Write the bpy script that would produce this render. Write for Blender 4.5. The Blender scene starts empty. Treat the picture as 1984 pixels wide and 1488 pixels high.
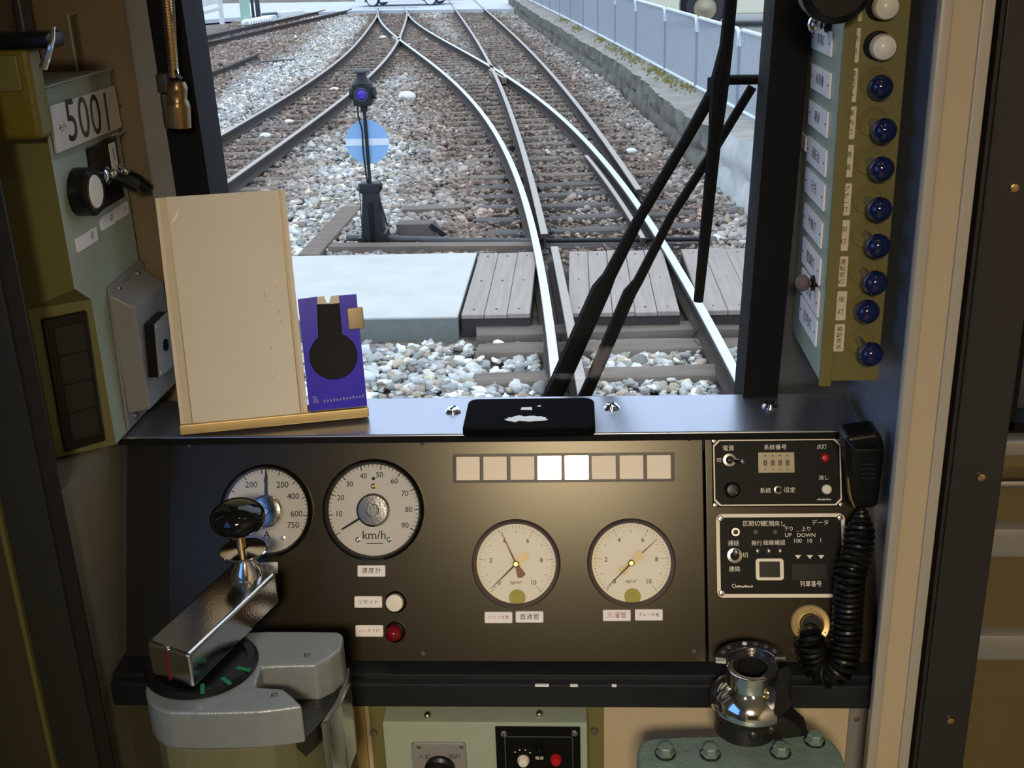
import bpy, bmesh, math, random
import numpy as np
from mathutils import Matrix, Vector

# ------------------------------------------------------------------ camera, sky, lamps, exposure
SC = bpy.context.scene
COL = SC.collection
random.seed(7)
RNG = np.random.default_rng(11)
F_PX = 2220.0
CAM = Vector((0.0, 0.0, 2.5))                      # a standing person's eye, metres above the rail top
_p, _y, _r = math.radians(21.3), math.radians(-3.6), math.radians(2.0)
FWD = Vector((math.sin(_y) * math.cos(_p), math.cos(_y) * math.cos(_p), -math.sin(_p)))
_R0 = Vector((math.cos(_y), -math.sin(_y), 0.0))
_U0 = _R0.cross(FWD)
RIGHT = _R0 * math.cos(_r) - _U0 * math.sin(_r)
UP = RIGHT.cross(FWD)
cd = bpy.data.cameras.new('camera')
cam = bpy.data.objects.new('camera', cd)
COL.objects.link(cam)
cam.matrix_world = Matrix(((RIGHT.x, UP.x, -FWD.x, CAM.x), (RIGHT.y, UP.y, -FWD.y, CAM.y),
                           (RIGHT.z, UP.z, -FWD.z, CAM.z), (0, 0, 0, 1)))
cd.sensor_width = 36.0
cd.lens = F_PX / 1984.0 * 36.0
cd.clip_start = 0.02
cd.clip_end = 500.0
SC.camera = cam

SC.view_settings.view_transform = 'Standard'
SC.view_settings.look = 'None'
SC.view_settings.gamma = 1.0
SC.view_settings.exposure = 0.0
SC.view_settings.use_curve_mapping = False

W = bpy.data.worlds.new('overcast_sky')
SC.world = W
W.use_nodes = True
_n = W.node_tree.nodes
_l = W.node_tree.links
_tc = _n.new('ShaderNodeTexCoord')
_sx = _n.new('ShaderNodeSeparateXYZ')
_rp = _n.new('ShaderNodeValToRGB')
_rp.color_ramp.elements[0].position = 0.0
_rp.color_ramp.elements[0].color = (0.56, 0.71, 1.0, 1)
_rp.color_ramp.elements[1].position = 0.7
_rp.color_ramp.elements[1].color = (0.83, 0.92, 1.0, 1)
_l.new(_tc.outputs['Generated'], _sx.inputs[0])
_l.new(_sx.outputs['Z'], _rp.inputs[0])
_l.new(_rp.outputs[0], _n['Background'].inputs[0])
_n['Background'].inputs[1].default_value = 1.75

def area(name, loc, size, power, color, rot=(0, 0, 0)):
    d = bpy.data.lights.new(name, 'AREA')
    d.shape = 'RECTANGLE'
    d.size, d.size_y = size
    d.energy = power
    d.color = color
    o = bpy.data.objects.new(name, d)
    COL.objects.link(o)
    o.location = loc
    o.rotation_euler = rot
    return o
WARM = (1.0, 0.82, 0.58)
area('cab_ceiling_lamp', (-0.16, 0.80, 3.02), (0.05, 0.05), 0.25, WARM)           # two small cab lamps overhead
area('cab_ceiling_lamp', (0.33, 0.80, 3.02), (0.05, 0.05), 0.3, WARM)
area('saloon_ceiling_lamp', (-0.05, -1.16, 3.0), (0.4, 0.5), 88.0, WARM)        # the saloon lamp behind the viewer

# ------------------------------------------------------------------ pixel rays of the photograph (1984 x 1488)
def ray(px, py):
    return FWD + RIGHT * ((px - 992.0) / F_PX) - UP * ((py - 744.0) / F_PX)
def on_plane(px, py, p, n):
    d = ray(px, py)
    return CAM + d * ((Vector(p) - CAM).dot(n) / d.dot(n))
def on_z(px, py, z): return on_plane(px, py, (0, 0, z), Vector((0, 0, 1)))
def on_y(px, py, y): return on_plane(px, py, (0, y, 0), Vector((0, 1, 0)))
def on_x(px, py, x): return on_plane(px, py, (x, 0, 0), Vector((1, 0, 0)))

class Plane:
    """A flat frame: local x to the viewer's right, y up, z out of the surface."""
    def __init__(s, o, u, v):
        s.o, s.u, s.v = Vector(o), Vector(u).normalized(), Vector(v).normalized()
        s.n = s.u.cross(s.v).normalized()
        s.M = Matrix(((s.u.x, s.v.x, s.n.x, s.o.x), (s.u.y, s.v.y, s.n.y, s.o.y), (s.u.z, s.v.z, s.n.z, s.o.z), (0, 0, 0, 1)))
    def p(s, px, py, h=0.0):
        q = on_plane(px, py, s.o + s.n * h, s.n) - s.o
        return q.dot(s.u), q.dot(s.v)
    def sub(s, px, py, h=0.0):
        x, y = s.p(px, py)
        return s.M @ Matrix.Translation((x, y, h))
    def scale(s, px, py):                      # metres per photograph pixel there
        a, b = s.p(px - 5, py), s.p(px + 5, py)
        return math.hypot(a[0] - b[0], a[1] - b[1]) / 10.0

# ------------------------------------------------------------------ materials
MATS = {}
def mat(name, col, rough=0.5, metal=0.0, var=0.0, vscale=30.0, bump=0.0, bscale=200.0, spec=0.5, emit=None, estr=0.0, coat=0.0, stretch=None):
    m = bpy.data.materials.new(name)
    m.use_nodes = True
    nt = m.node_tree
    b = nt.nodes['Principled BSDF']
    b.inputs['Base Color'].default_value = (*col, 1)
    b.inputs['Roughness'].default_value = rough
    b.inputs['Metallic'].default_value = metal
    b.inputs['Specular IOR Level'].default_value = spec
    b.inputs['Coat Weight'].default_value = coat
    tc = None
    if var or bump:
        tc = nt.nodes.new('ShaderNodeTexCoord')
        mp = nt.nodes.new('ShaderNodeMapping')
        if stretch: mp.inputs['Scale'].default_value = stretch
        nt.links.new(tc.outputs['Object'], mp.inputs[0])
    if var:
        nz = nt.nodes.new('ShaderNodeTexNoise')
        nz.inputs['Scale'].default_value = vscale
        nz.inputs['Detail'].default_value = 5
        nt.links.new(mp.outputs[0], nz.inputs['Vector'])
        mx = nt.nodes.new('ShaderNodeMix')
        mx.data_type = 'RGBA'
        mx.inputs[6].default_value = (*[max(0, c * (1 - var)) for c in col], 1)
        mx.inputs[7].default_value = (*[min(1, c * (1 + var)) for c in col], 1)
        nt.links.new(nz.outputs['Fac'], mx.inputs[0])
        nt.links.new(mx.outputs[2], b.inputs['Base Color'])
    if bump:
        n2 = nt.nodes.new('ShaderNodeTexNoise')
        n2.inputs['Scale'].default_value = bscale
        n2.inputs['Detail'].default_value = 3
        nt.links.new(mp.outputs[0], n2.inputs['Vector'])
        bp = nt.nodes.new('ShaderNodeBump')
        bp.inputs['Strength'].default_value = bump
        bp.inputs['Distance'].default_value = 0.01
        nt.links.new(n2.outputs['Fac'], bp.inputs['Height'])
        nt.links.new(bp.outputs[0], b.inputs['Normal'])
    if emit:
        b.inputs['Emission Color'].default_value = (*emit, 1)
        b.inputs['Emission Strength'].default_value = estr
    MATS[name] = m
    return m

def glass(name, tint=(1, 1, 1), refl=0.06):
    m = bpy.data.materials.new(name)
    m.use_nodes = True
    nt = m.node_tree
    nt.nodes.remove(nt.nodes['Principled BSDF'])
    out = nt.nodes['Material Output']
    t = nt.nodes.new('ShaderNodeBsdfTransparent')
    t.inputs[0].default_value = (*tint, 1)
    g = nt.nodes.new('ShaderNodeBsdfGlossy')
    g.inputs['Roughness'].default_value = 0.02
    lw = nt.nodes.new('ShaderNodeLayerWeight')            # the same from both sides of the sheet
    pw = nt.nodes.new('ShaderNodeMath')
    pw.operation = 'POWER'
    pw.inputs[1].default_value = 4.0
    nt.links.new(lw.outputs['Facing'], pw.inputs[0])
    mr = nt.nodes.new('ShaderNodeMapRange')
    mr.inputs['To Min'].default_value = refl * .5
    mr.inputs['To Max'].default_value = 0.6
    nt.links.new(pw.outputs[0], mr.inputs['Value'])
    mx = nt.nodes.new('ShaderNodeMixShader')
    nt.links.new(mr.outputs[0], mx.inputs[0])
    nt.links.new(t.outputs[0], mx.inputs[1])
    nt.links.new(g.outputs[0], mx.inputs[2])
    nt.links.new(mx.outputs[0], out.inputs[0])
    MATS[name] = m
    return m

mat('dash', (0.012, 0.0085, 0.0035), 0.27, 0.0, 0.08, 8, 0.02, 900, spec=0.42)
MATS['dash'].node_tree.nodes['Principled BSDF'].inputs['Specular Tint'].default_value = (1.0, 0.93, 0.74, 1)
mat('dash_black', (0.006, 0.006, 0.006), 0.5, spec=0.25)
mat('ledge', (0.44, 0.47, 0.56), 0.27, 0.9, 0.06, 12, 0.02, 600)
mat('rail_black', (0.010, 0.012, 0.015), 0.4, bump=0.02)
mat('black', (0.006, 0.006, 0.006), 0.35, spec=0.3)
mat('knob_black', (0.006, 0.006, 0.006), 0.10)
mat('black_matte', (0.010, 0.010, 0.010), 0.8)
mat('rubber', (0.0035, 0.0035, 0.004), 0.7, bump=0.02, bscale=300, spec=0.2)
mat('unit_face', (0.004, 0.004, 0.004), 0.5, spec=0.15)
mat('pad_black', (0.004, 0.004, 0.005), 0.9, spec=0.04)
mat('gold_edge', (0.85, 0.78, 0.62), 0.45)
mat('ink', (0.02, 0.02, 0.025), 0.8)
mat('ink_white', (0.92, 0.86, 0.74), 0.7)
mat('ink_red', (0.35, 0.06, 0.06), 0.8)
mat('plate', (0.86, 0.84, 0.85), 0.5, var=0.03)
mat('plate_cream', (0.62, 0.53, 0.36), 0.5, var=0.04)
mat('dial', (0.62, 0.62, 0.60), 0.5, var=0.02)
mat('dial_cream', (0.90, 0.87, 0.76), 0.5, var=0.04, vscale=40)
mat('chrome', (0.75, 0.76, 0.78), 0.10, 1.0)
mat('chrome_worn', (0.60, 0.60, 0.60), 0.17, 1.0, 0.15, 30, 0.03, 300)
mat('screw', (0.55, 0.53, 0.48), 0.3, 1.0)
mat('brass_dark', (0.26, 0.17, 0.07), 0.3, 0.8, 0.2)
mat('brass', (0.62, 0.44, 0.20), 0.28, 1.0, 0.1)
mat('white_cap', (0.78, 0.75, 0.66), 0.3)
mat('red_cap', (0.17, 0.006, 0.014), 0.12)
mat('red_lamp', (0.45, 0.01, 0.015), 0.35)
mat('blue_ball', (0.008, 0.012, 0.06), 0.06, coat=0.5)
mat('lamp_off', (0.88, 0.78, 0.62), 0.45, var=0.05)
mat('lamp_half', (0.8, 0.7, 0.5), 0.45, emit=(1.0, 0.84, 0.58), estr=1.7)
mat('lamp_on', (0.9, 0.85, 0.7), 0.45, emit=(1.0, 0.86, 0.60), estr=2.6)
mat('lcd', (0.42, 0.35, 0.20), 0.35)
mat('sticker_green', (0.42, 0.40, 0.08), 0.6, var=0.35, vscale=220)
mat('needle_brown', (0.22, 0.10, 0.04), 0.5)
mat('needle_dark', (0.04, 0.045, 0.06), 0.5)
mat('green_box', (0.35, 0.42, 0.335), 0.40, 0.0, 0.05, 20, 0.05, 700)
mat('olive_box', (0.16, 0.155, 0.055), 0.45, 0.0, 0.06, 20, 0.05, 700)
mat('switch_olive', (0.155, 0.135, 0.040), 0.42, 0.0, 0.06, 20, 0.04, 600)
mat('grey_box', (0.24, 0.24, 0.25), 0.4, 0.0, 0.05, 25, 0.06, 500)
mat('brown_side', (0.16, 0.125, 0.10), 0.5, var=0.08)
mat('mc_cast', (0.29, 0.325, 0.33), 0.38, 0.35, 0.1, 60, 0.12, 420)
mat('mc_body', (0.15, 0.155, 0.085), 0.45, var=0.06)
mat('valve_green', (0.16, 0.23, 0.20), 0.42, 0.1, 0.25, 40, 0.15, 120)
mat('valve_black', (0.014, 0.014, 0.013), 0.35, var=0.3, bump=0.1, bscale=150)
mat('card', (0.93, 0.88, 0.80), 0.55, var=0.05, vscale=14, coat=0.0)
mat('card_edge', (0.82, 0.72, 0.57), 0.5, var=0.05)
mat('gold_rail', (0.55, 0.40, 0.17), 0.38, 0.35, 0.08, 40)
mat('navy', (0.040, 0.025, 0.62), 0.28, var=0.2, vscale=25)
mat('navy_mark', (0.30, 0.27, 0.55), 0.5)
mat('clip', (0.36, 0.28, 0.16), 0.35, 0.3)
mat('beige_post', (0.44, 0.365, 0.245), 0.45, 0.0, 0.05, 30, 0.05, 700)
mat('grey_trim', (0.30, 0.29, 0.285), 0.4, 0.3, 0.05, 30)
mat('steel_blue', (0.34, 0.40, 0.50), 0.32, 0.35, 0.15, 18, 0.02, 300, stretch=(1, 1, 0.15))
mat('dark_steel', (0.10, 0.115, 0.135), 0.35, 0.5, 0.1, 18)
mat('column_grey', (0.020, 0.0205, 0.020), 0.28, 0.0, 0.08, 14, 0.03, 500)
mat('tan_dark', (0.062, 0.060, 0.035), 0.45, 0.0, 0.06, 20)  # tan darkened so the far left wall carries its shade in the colour
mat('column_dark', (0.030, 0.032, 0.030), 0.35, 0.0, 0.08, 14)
mat('tan_wall', (0.135, 0.100, 0.045), 0.42, 0.0, 0.06, 20, 0.05, 500)
mat('brown_wall', (0.19, 0.142, 0.088), 0.42, 0.0, 0.12, 9, 0.04, 300)
mat('grey_wall', (0.22, 0.205, 0.16), 0.5, var=0.06)
mat('lower_wall', (0.52, 0.43, 0.29), 0.5, 0.0, 0.05, 10, 0.04, 500)
mat('cream_wall', (0.30, 0.25, 0.18), 0.55, var=0.04)
mat('ceiling_paint', (0.6, 0.57, 0.5), 0.6, var=0.03)
mat('floor_vinyl', (0.10, 0.11, 0.09), 0.6, var=0.1)
mat('acrylic_edge', (0.33, 0.35, 0.31), 0.3)
mat('case_olive', (0.15, 0.125, 0.012), 0.5, 0.0, 0.15, 14, 0.1, 120)
mat('bracket', (0.03, 0.025, 0.02), 0.5)
mat('sticker_white', (0.85, 0.88, 0.92), 0.5)
mat('paint_white', (0.82, 0.84, 0.86), 0.45, var=0.05)
mat('fence_white', (0.72, 0.82, 0.90), 0.4, var=0.04)
mat('fence_side', (0.27, 0.31, 0.38), 0.5)
mat('fence_mesh', (0.40, 0.44, 0.50), 0.5)
mat('post_green', (0.40, 0.62, 0.50), 0.5, var=0.08)
mat('post_dark', (0.03, 0.03, 0.035), 0.5)
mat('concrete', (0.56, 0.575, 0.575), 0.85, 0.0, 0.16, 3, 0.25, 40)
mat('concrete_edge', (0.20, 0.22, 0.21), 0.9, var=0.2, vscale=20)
mat('old_stone', (0.150, 0.145, 0.125), 0.9, 0.0, 0.85, 5, 1.0, 14)
mat('old_stone_top', (0.30, 0.285, 0.26), 0.9, 0.0, 0.55, 3, 0.5, 20)
mat('pale_stone', (0.56, 0.58, 0.58), 0.85, 0.0, 0.25, 6, 0.4, 20)
mat('moss', (0.27, 0.24, 0.07), 0.95, 0.0, 0.5, 12, 0.8, 60)
mat('asphalt', (0.30, 0.31, 0.325), 0.9, 0.0, 0.12, 6, 0.2, 90)
mat('road', (0.55, 0.59, 0.66), 0.85, 0.0, 0.08, 2, 0.1, 60)
mat('rail_top', (0.80, 0.83, 0.88), 0.22, 1.0, 0.05, 30)
mat('rail_top_dull', (0.44, 0.385, 0.33), 0.4, 0.7, 0.15, 20)
mat('rust', (0.052, 0.040, 0.035), 0.85, 0.0, 0.4, 14, 0.4, 50)
mat('sleeper', (0.185, 0.152, 0.130), 0.9, 0.0, 0.45, 9, 0.7, 26, stretch=(0.25, 2.2, 1))
mat('sleeper_dark', (0.092, 0.082, 0.080), 0.75, 0.0, 0.45, 9, 0.6, 26, stretch=(0.25, 2.2, 1))
mat('deck_wood', (0.36, 0.315, 0.29), 0.85, 0.0, 0.28, 8, 0.5, 22, stretch=(2.6, 0.22, 1))
mat('deck_end', (0.05, 0.045, 0.045), 0.9, var=0.3)
mat('iron_black', (0.012, 0.015, 0.020), 0.45, 0.2, 0.4, 30, 0.2, 60)
mat('iron_grey', (0.10, 0.105, 0.115), 0.55, 0.3, 0.3, 20, 0.2, 60)
mat('iron_rust', (0.13, 0.10, 0.095), 0.7, 0.1, 0.3, 18, 0.3, 40)
mat('disc_blue', (0.27, 0.48, 0.80), 0.5, var=0.06)
mat('disc_white', (0.74, 0.84, 0.94), 0.5)
mat('lens_blue', (0.05, 0.03, 0.42), 0.1, emit=(0.16, 0.10, 0.9), estr=0.06)
mat('bus_cream', (0.76, 0.73, 0.58), 0.35, var=0.03)
mat('bus_red', (0.17, 0.03, 0.06), 0.35)
mat('tyre', (0.035, 0.035, 0.04), 0.8)
mat('hub', (0.42, 0.36, 0.25), 0.45, 0.2, 0.2, 8)
mat('car_white', (0.80, 0.83, 0.86), 0.3)
mat('car_glass', (0.03, 0.04, 0.05), 0.1)
mat('white_rock', (0.86, 0.87, 0.88), 0.8, bump=0.3, bscale=30)
mat('dark_gap', (0.012, 0.011, 0.009), 0.7)
glass('screen_glass', (0.97, 0.985, 0.99), 0.02)
glass('tinted_glass', (0.50, 0.72, 1.0), 0.02)  # blue tint added so daylight from the unseen side window reflects bluer
glass('gauge_glass', (0.99, 0.99, 0.98), 0.05)
glass('sheet_glass', (0.86, 0.88, 0.84), 0.06)
glass('film', (0.97, 0.97, 0.95), 0.02)
mat('alu_trim', (0.42, 0.385, 0.335), 0.38, 0.25, 0.05, 30)

# ------------------------------------------------------------------ mesh builder
def smooth_mesh(me, ang=32):
    n = len(me.polygons)
    me.polygons.foreach_set('use_smooth', [True] * n)
    me.set_sharp_from_angle(angle=math.radians(ang))
    me.update()

class MB:
    def __init__(s):
        s.bm = bmesh.new()
        s.mats = []
    def mi(s, name):
        if name not in s.mats: s.mats.append(name)
        return s.mats.index(name)
    def _take(s, t, m, M=None):
        i = s.mi(m)
        if M is not None: bmesh.ops.transform(t, matrix=M, verts=t.verts)
        bmesh.ops.recalc_face_normals(t, faces=t.faces)
        vm = {v: s.bm.verts.new(v.co) for v in t.verts}
        for f in t.faces:
            try:
                g = s.bm.faces.new([vm[v] for v in f.verts])
                g.material_index = i
            except ValueError:
                pass
        t.free()
        return s
    def box(s, m, x0, x1, y0, y1, z0, z1, bev=0.0, seg=2, M=None):
        t = bmesh.new()
        bmesh.ops.create_cube(t, size=1.0)
        S = Matrix.Translation(((x0 + x1) / 2, (y0 + y1) / 2, (z0 + z1) / 2)) @ Matrix.Diagonal((abs(x1 - x0), abs(y1 - y0), abs(z1 - z0), 1))
        bmesh.ops.transform(t, matrix=S, verts=t.verts)
        if bev > 0:
            bmesh.ops.bevel(t, geom=t.edges[:], offset=bev, segments=seg, affect='EDGES', profile=0.5)
        return s._take(t, m, M)
    def hexa(s, m, pts, bev=0.0, seg=2):           # 8 corners: 4 of one face, then the 4 opposite
        t = bmesh.new()
        v = [t.verts.new(p) for p in pts]
        for q in ((0, 1, 2, 3), (4, 5, 6, 7), (0, 1, 5, 4), (1, 2, 6, 5), (2, 3, 7, 6), (3, 0, 4, 7)):
            t.faces.new([v[k] for k in q])
        bmesh.ops.recalc_face_normals(t, faces=t.faces)
        if bev > 0:
            bmesh.ops.bevel(t, geom=t.edges[:], offset=bev, segments=seg, affect='EDGES', profile=0.5)
        return s._take(t, m)
    def lathe(s, m, prof, seg=40, M=None, close=True):   # prof: (radius, height) along z
        t = bmesh.new()
        rings = []
        for r, z in prof:
            if r < 1e-6: rings.append([t.verts.new((0, 0, z))])
            else: rings.append([t.verts.new((r * math.cos(2 * math.pi * k / seg), r * math.sin(2 * math.pi * k / seg), z)) for k in range(seg)])
        for a, b in zip(rings, rings[1:]):
            for k in range(seg):
                k2 = (k + 1) % seg
                q = []
                for vv in ((a[k % len(a)], a[k2 % len(a)], b[k2 % len(b)], b[k % len(b)])):
                    if vv not in q: q.append(vv)
                if len(q) >= 3:
                    try: t.faces.new(q)
                    except ValueError: pass
        return s._take(t, m, M)
    def prism(s, m, out, z0, z1, bev=0.0, seg=2, M=None, top_only=False):
        t = bmesh.new()
        a = [t.verts.new((x, y, z0)) for x, y in out]
        b = [t.verts.new((x, y, z1)) for x, y in out]
        n = len(out)
        t.faces.new(a[::-1])
        ft = t.faces.new(b)
        for k in range(n): t.faces.new((a[k], a[(k + 1) % n], b[(k + 1) % n], b[k]))
        bmesh.ops.recalc_face_normals(t, faces=t.faces)
        if bev > 0:
            ed = [e for e in ft.edges] if top_only else t.edges[:]
            bmesh.ops.bevel(t, geom=ed, offset=bev, segments=seg, affect='EDGES', profile=0.5)
        return s._take(t, m, M)
    def ring(s, m, outer, inner, z0, z1, M=None):        # two outlines of the same length
        t = bmesh.new()
        n = len(outer)
        V = [[t.verts.new((x, y, z)) for x, y in L] for L, z in ((outer, z0), (outer, z1), (inner, z1), (inner, z0))]
        for k in range(n):
            k2 = (k + 1) % n
            for i in range(4):
                j = (i + 1) % 4
                t.faces.new((V[i][k], V[i][k2], V[j][k2], V[j][k]))
        return s._take(t, m, M)
    def tube(s, m, pts, r, seg=10, M=None, caps=True):
        t = bmesh.new()
        pts = [Vector(p) for p in pts]
        rr = r if isinstance(r, (list, tuple)) else [r] * len(pts)
        rings = []
        ref = None
        for k, p in enumerate(pts):
            d = (pts[min(k + 1, len(pts) - 1)] - pts[max(k - 1, 0)]).normalized()
            if ref is None: ref = d.orthogonal().normalized()
            ref = (ref - d * ref.dot(d))
            ref = ref.normalized() if ref.length > 1e-6 else d.orthogonal().normalized()
            bn = d.cross(ref)
            rings.append([t.verts.new(p + (ref * math.cos(2 * math.pi * j / seg) + bn * math.sin(2 * math.pi * j / seg)) * rr[k]) for j in range(seg)])
        for a, b in zip(rings, rings[1:]):
            for j in range(seg): t.faces.new((a[j], a[(j + 1) % seg], b[(j + 1) % seg], b[j]))
        if caps:
            t.faces.new(rings[0][::-1])
            t.faces.new(rings[-1])
        return s._take(t, m, M)
    def bar(s, m, p0, p1, w, h, up=(0, 0, 1), bev=0.0):  # a rectangular bar from p0 to p1
        p0, p1 = Vector(p0), Vector(p1)
        d = (p1 - p0).normalized()
        u = Vector(up)
        sd = d.cross(u).normalized()
        u = sd.cross(d).normalized()
        L = (p1 - p0).length
        M = Matrix(((sd.x, d.x, u.x, p0.x), (sd.y, d.y, u.y, p0.y), (sd.z, d.z, u.z, p0.z), (0, 0, 0, 1)))
        return s.box(m, -w / 2, w / 2, 0, L, -h / 2, h / 2, bev, M=M)
    def ball(s, m, c, r, sc=(1, 1, 1), M=None, sub=3):
        t = bmesh.new()
        bmesh.ops.create_icosphere(t, subdivisions=sub, radius=r)
        bmesh.ops.transform(t, matrix=Matrix.Translation(c) @ Matrix.Diagonal((*sc, 1)), verts=t.verts)
        return s._take(t, m, M)
    def text(s, m, body, size, M, spread=1.0, res=2, sx=1.0):
        c = bpy.data.curves.new('lettering', 'FONT')
        c.body = body
        c.size = size
        c.align_x, c.align_y = 'CENTER', 'CENTER'
        c.space_character = spread
        c.resolution_u = res
        o = bpy.data.objects.new('lettering', c)
        me = bpy.data.meshes.new_from_object(o)
        t = bmesh.new()
        t.from_mesh(me)
        bmesh.ops.transform(t, matrix=Matrix.Diagonal((sx, 1, 1, 1)), verts=t.verts)
        bpy.data.objects.remove(o)
        bpy.data.curves.remove(c)
        bpy.data.meshes.remove(me)
        i = s.mi(m)
        bmesh.ops.transform(t, matrix=M, verts=t.verts)
        vm = {v: s.bm.verts.new(v.co) for v in t.verts}
        for f in t.faces:
            try:
                g = s.bm.faces.new([vm[v] for v in f.verts])
                g.material_index = i
            except ValueError: pass
        t.free()
        return s
    def poly(s, m, pts):
        v = [s.bm.verts.new(p) for p in pts]
        f = s.bm.faces.new(v)
        f.material_index = s.mi(m)
        return s
    def build(s, name, parent=None, M=None, smooth=True, ang=32):
        me = bpy.data.meshes.new(name)
        s.bm.to_mesh(me)
        s.bm.free()
        for k in s.mats: me.materials.append(MATS[k])
        if smooth: smooth_mesh(me, ang)
        o = bpy.data.objects.new(name, me)
        COL.objects.link(o)
        M = M if M is not None else Matrix.Identity(4)
        if parent is not None:
            o.parent = parent
            o.matrix_parent_inverse = WM[parent.name].inverted()
        o.matrix_basis = M
        WM[o.name] = M.copy()
        if smooth and len(me.polygons) > 6:
            wn_ = o.modifiers.new('weighted', 'WEIGHTED_NORMAL')
            wn_.keep_sharp = True
        return o
WM = {}                                                  # world matrix of each parent
T = Matrix.Translation

def tag(o, label, cat, group=None, kind=None):
    o['label'] = label
    o['category'] = cat
    if group: o['group'] = group
    if kind: o['kind'] = kind
    return o
def thing(name, label, cat, M=None, group=None):
    o = bpy.data.objects.new(name, None)
    o.empty_display_size = 0.05
    COL.objects.link(o)
    M = M if M is not None else Matrix.Identity(4)
    if isinstance(M, (Vector, tuple)): M = T(M)
    o.matrix_world = M
    WM[o.name] = M.copy()
    return tag(o, label, cat, group)
def struct(o, label=None):
    o['kind'] = 'structure'
    if label: o['label'] = label
    return o
def rect(x0, x1, y0, y1): return [(x0, y0), (x1, y0), (x1, y1), (x0, y1)]
def rrect(x0, x1, y0, y1, r, seg=5):
    P = []
    for cx, cy, a in ((x1 - r, y1 - r, 0), (x0 + r, y1 - r, 90), (x0 + r, y0 + r, 180), (x1 - r, y0 + r, 270)):
        for k in range(seg + 1):
            t = math.radians(a + 90 * k / seg)
            P.append((cx + r * math.cos(t), cy + r * math.sin(t)))
    return P
def screw(mb, x, y, z, r=0.0042, m='screw', M=None):
    A = T((x, y, z)) if M is None else M @ T((x, y, z))
    mb.lathe(m, [(r, 0), (r, r * 0.25), (r * 0.7, r * 0.6), (0, r * 0.7)], 14, A)
    mb.box('ink', -r * 0.75, r * 0.75, -r * 0.12, r * 0.12, r * 0.55, r * 0.72, M=A @ Matrix.Rotation(random.uniform(0, 3), 4, 'Z'))

# ================================================================== OUTSIDE: ground, tracks, crossing
GZ = -0.17                                              # ballast top; rail tops are z = 0

def plan(pts, z=0.0): return np.array([[*on_z(x, y, z)][:2] for x, y in pts])
def offs(P, d):                                         # offset a plan polyline to its right by d
    t = np.stack([np.gradient(P[:, 0], P[:, 1]), np.ones(len(P))], 1) if len(P) > 1 else np.array([[0., 1.]])
    t /= np.linalg.norm(t, axis=1)[:, None]
    return P + np.stack([t[:, 1], -t[:, 0]], 1) * d
def fit(Lp, Rp, deg, y0, y1, half=0.545, step=0.35):
    A = []
    if Lp is not None: A.append(offs(Lp, half))
    if Rp is not None: A.append(offs(Rp, -half))
    A = np.concatenate(A)
    A = A[np.argsort(A[:, 1])]
    c = np.polyfit((A[:, 1] - 25) / 20, A[:, 0], deg)
    dc = np.polyder(c)
    lo, hi = A[:, 1].min(), A[:, 1].max()
    Y = np.arange(y0, y1 + step, step)
    Yc = np.clip(Y, lo, hi)
    X = np.polyval(c, (Yc - 25) / 20) + np.polyval(dc, (Yc - 25) / 20) / 20 * (Y - Yc)
    return np.stack([X, Y], 1)

L1 = [(1085, 715), (1065, 640), (1043, 494), (1022, 406), (1008, 360), (992, 317), (969, 279), (945, 236), (916, 198), (885, 159), (846, 127), (804, 97), (768, 71), (746, 50), (733, 25)]
R1 = [(1430, 745), (1345, 585), (1308, 497), (1259, 423), (1230, 388), (1195, 342), (1156, 296), (1118, 254), (1075, 215), (1029, 180), (969, 141), (906, 104), (846, 71), (810, 47), (787, 22)]
L2 = [(1079, 473), (1061, 430), (1043, 381), (1019, 328), (1001, 257), (980, 190), (966, 141), (934, 88), (906, 49), (871, 0)]
R2 = [(1241, 385), (1223, 356), (1181, 296), (1139, 240), (1100, 187), (1072, 145), (1047, 113), (998, 71), (952, 33), (920, 0)]
L3 = [(731, 20), (713, 60), (683, 91), (639, 128), (585, 165), (484, 225), (407, 272)]
R3 = [(787, 20), (783, 44), (770, 77), (736, 128), (686, 178), (602, 239), (515, 296), (424, 363)]
C1 = fit(plan(L1), plan(R1), 5, 2.0, 60.0)
C2 = fit(plan(L2), plan(R2), 3, 9.8, 62.0)
A3 = np.array([[-5.09, 13.5], [-5.08, 11.0], [-5.08, 8.0]])
B3 = np.array([[-3.99, 10.5], [-3.99, 8.0]])
C3 = fit(np.concatenate([plan(L3), A3]), np.concatenate([plan(R3), B3]), 6, 8.0, 45.2)
L4, R4 = plan([(377, 84), (461, 60), (552, 44), (666, 25)]), plan([(379, 97), (494, 72), (585, 47), (662, 27)])
C4 = np.stack([np.interp(np.arange(26, 49, .5), [26, 34, 47.5], [-12.9, -10.9, -9.6]), np.arange(26, 49, .5)], 1)

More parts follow.
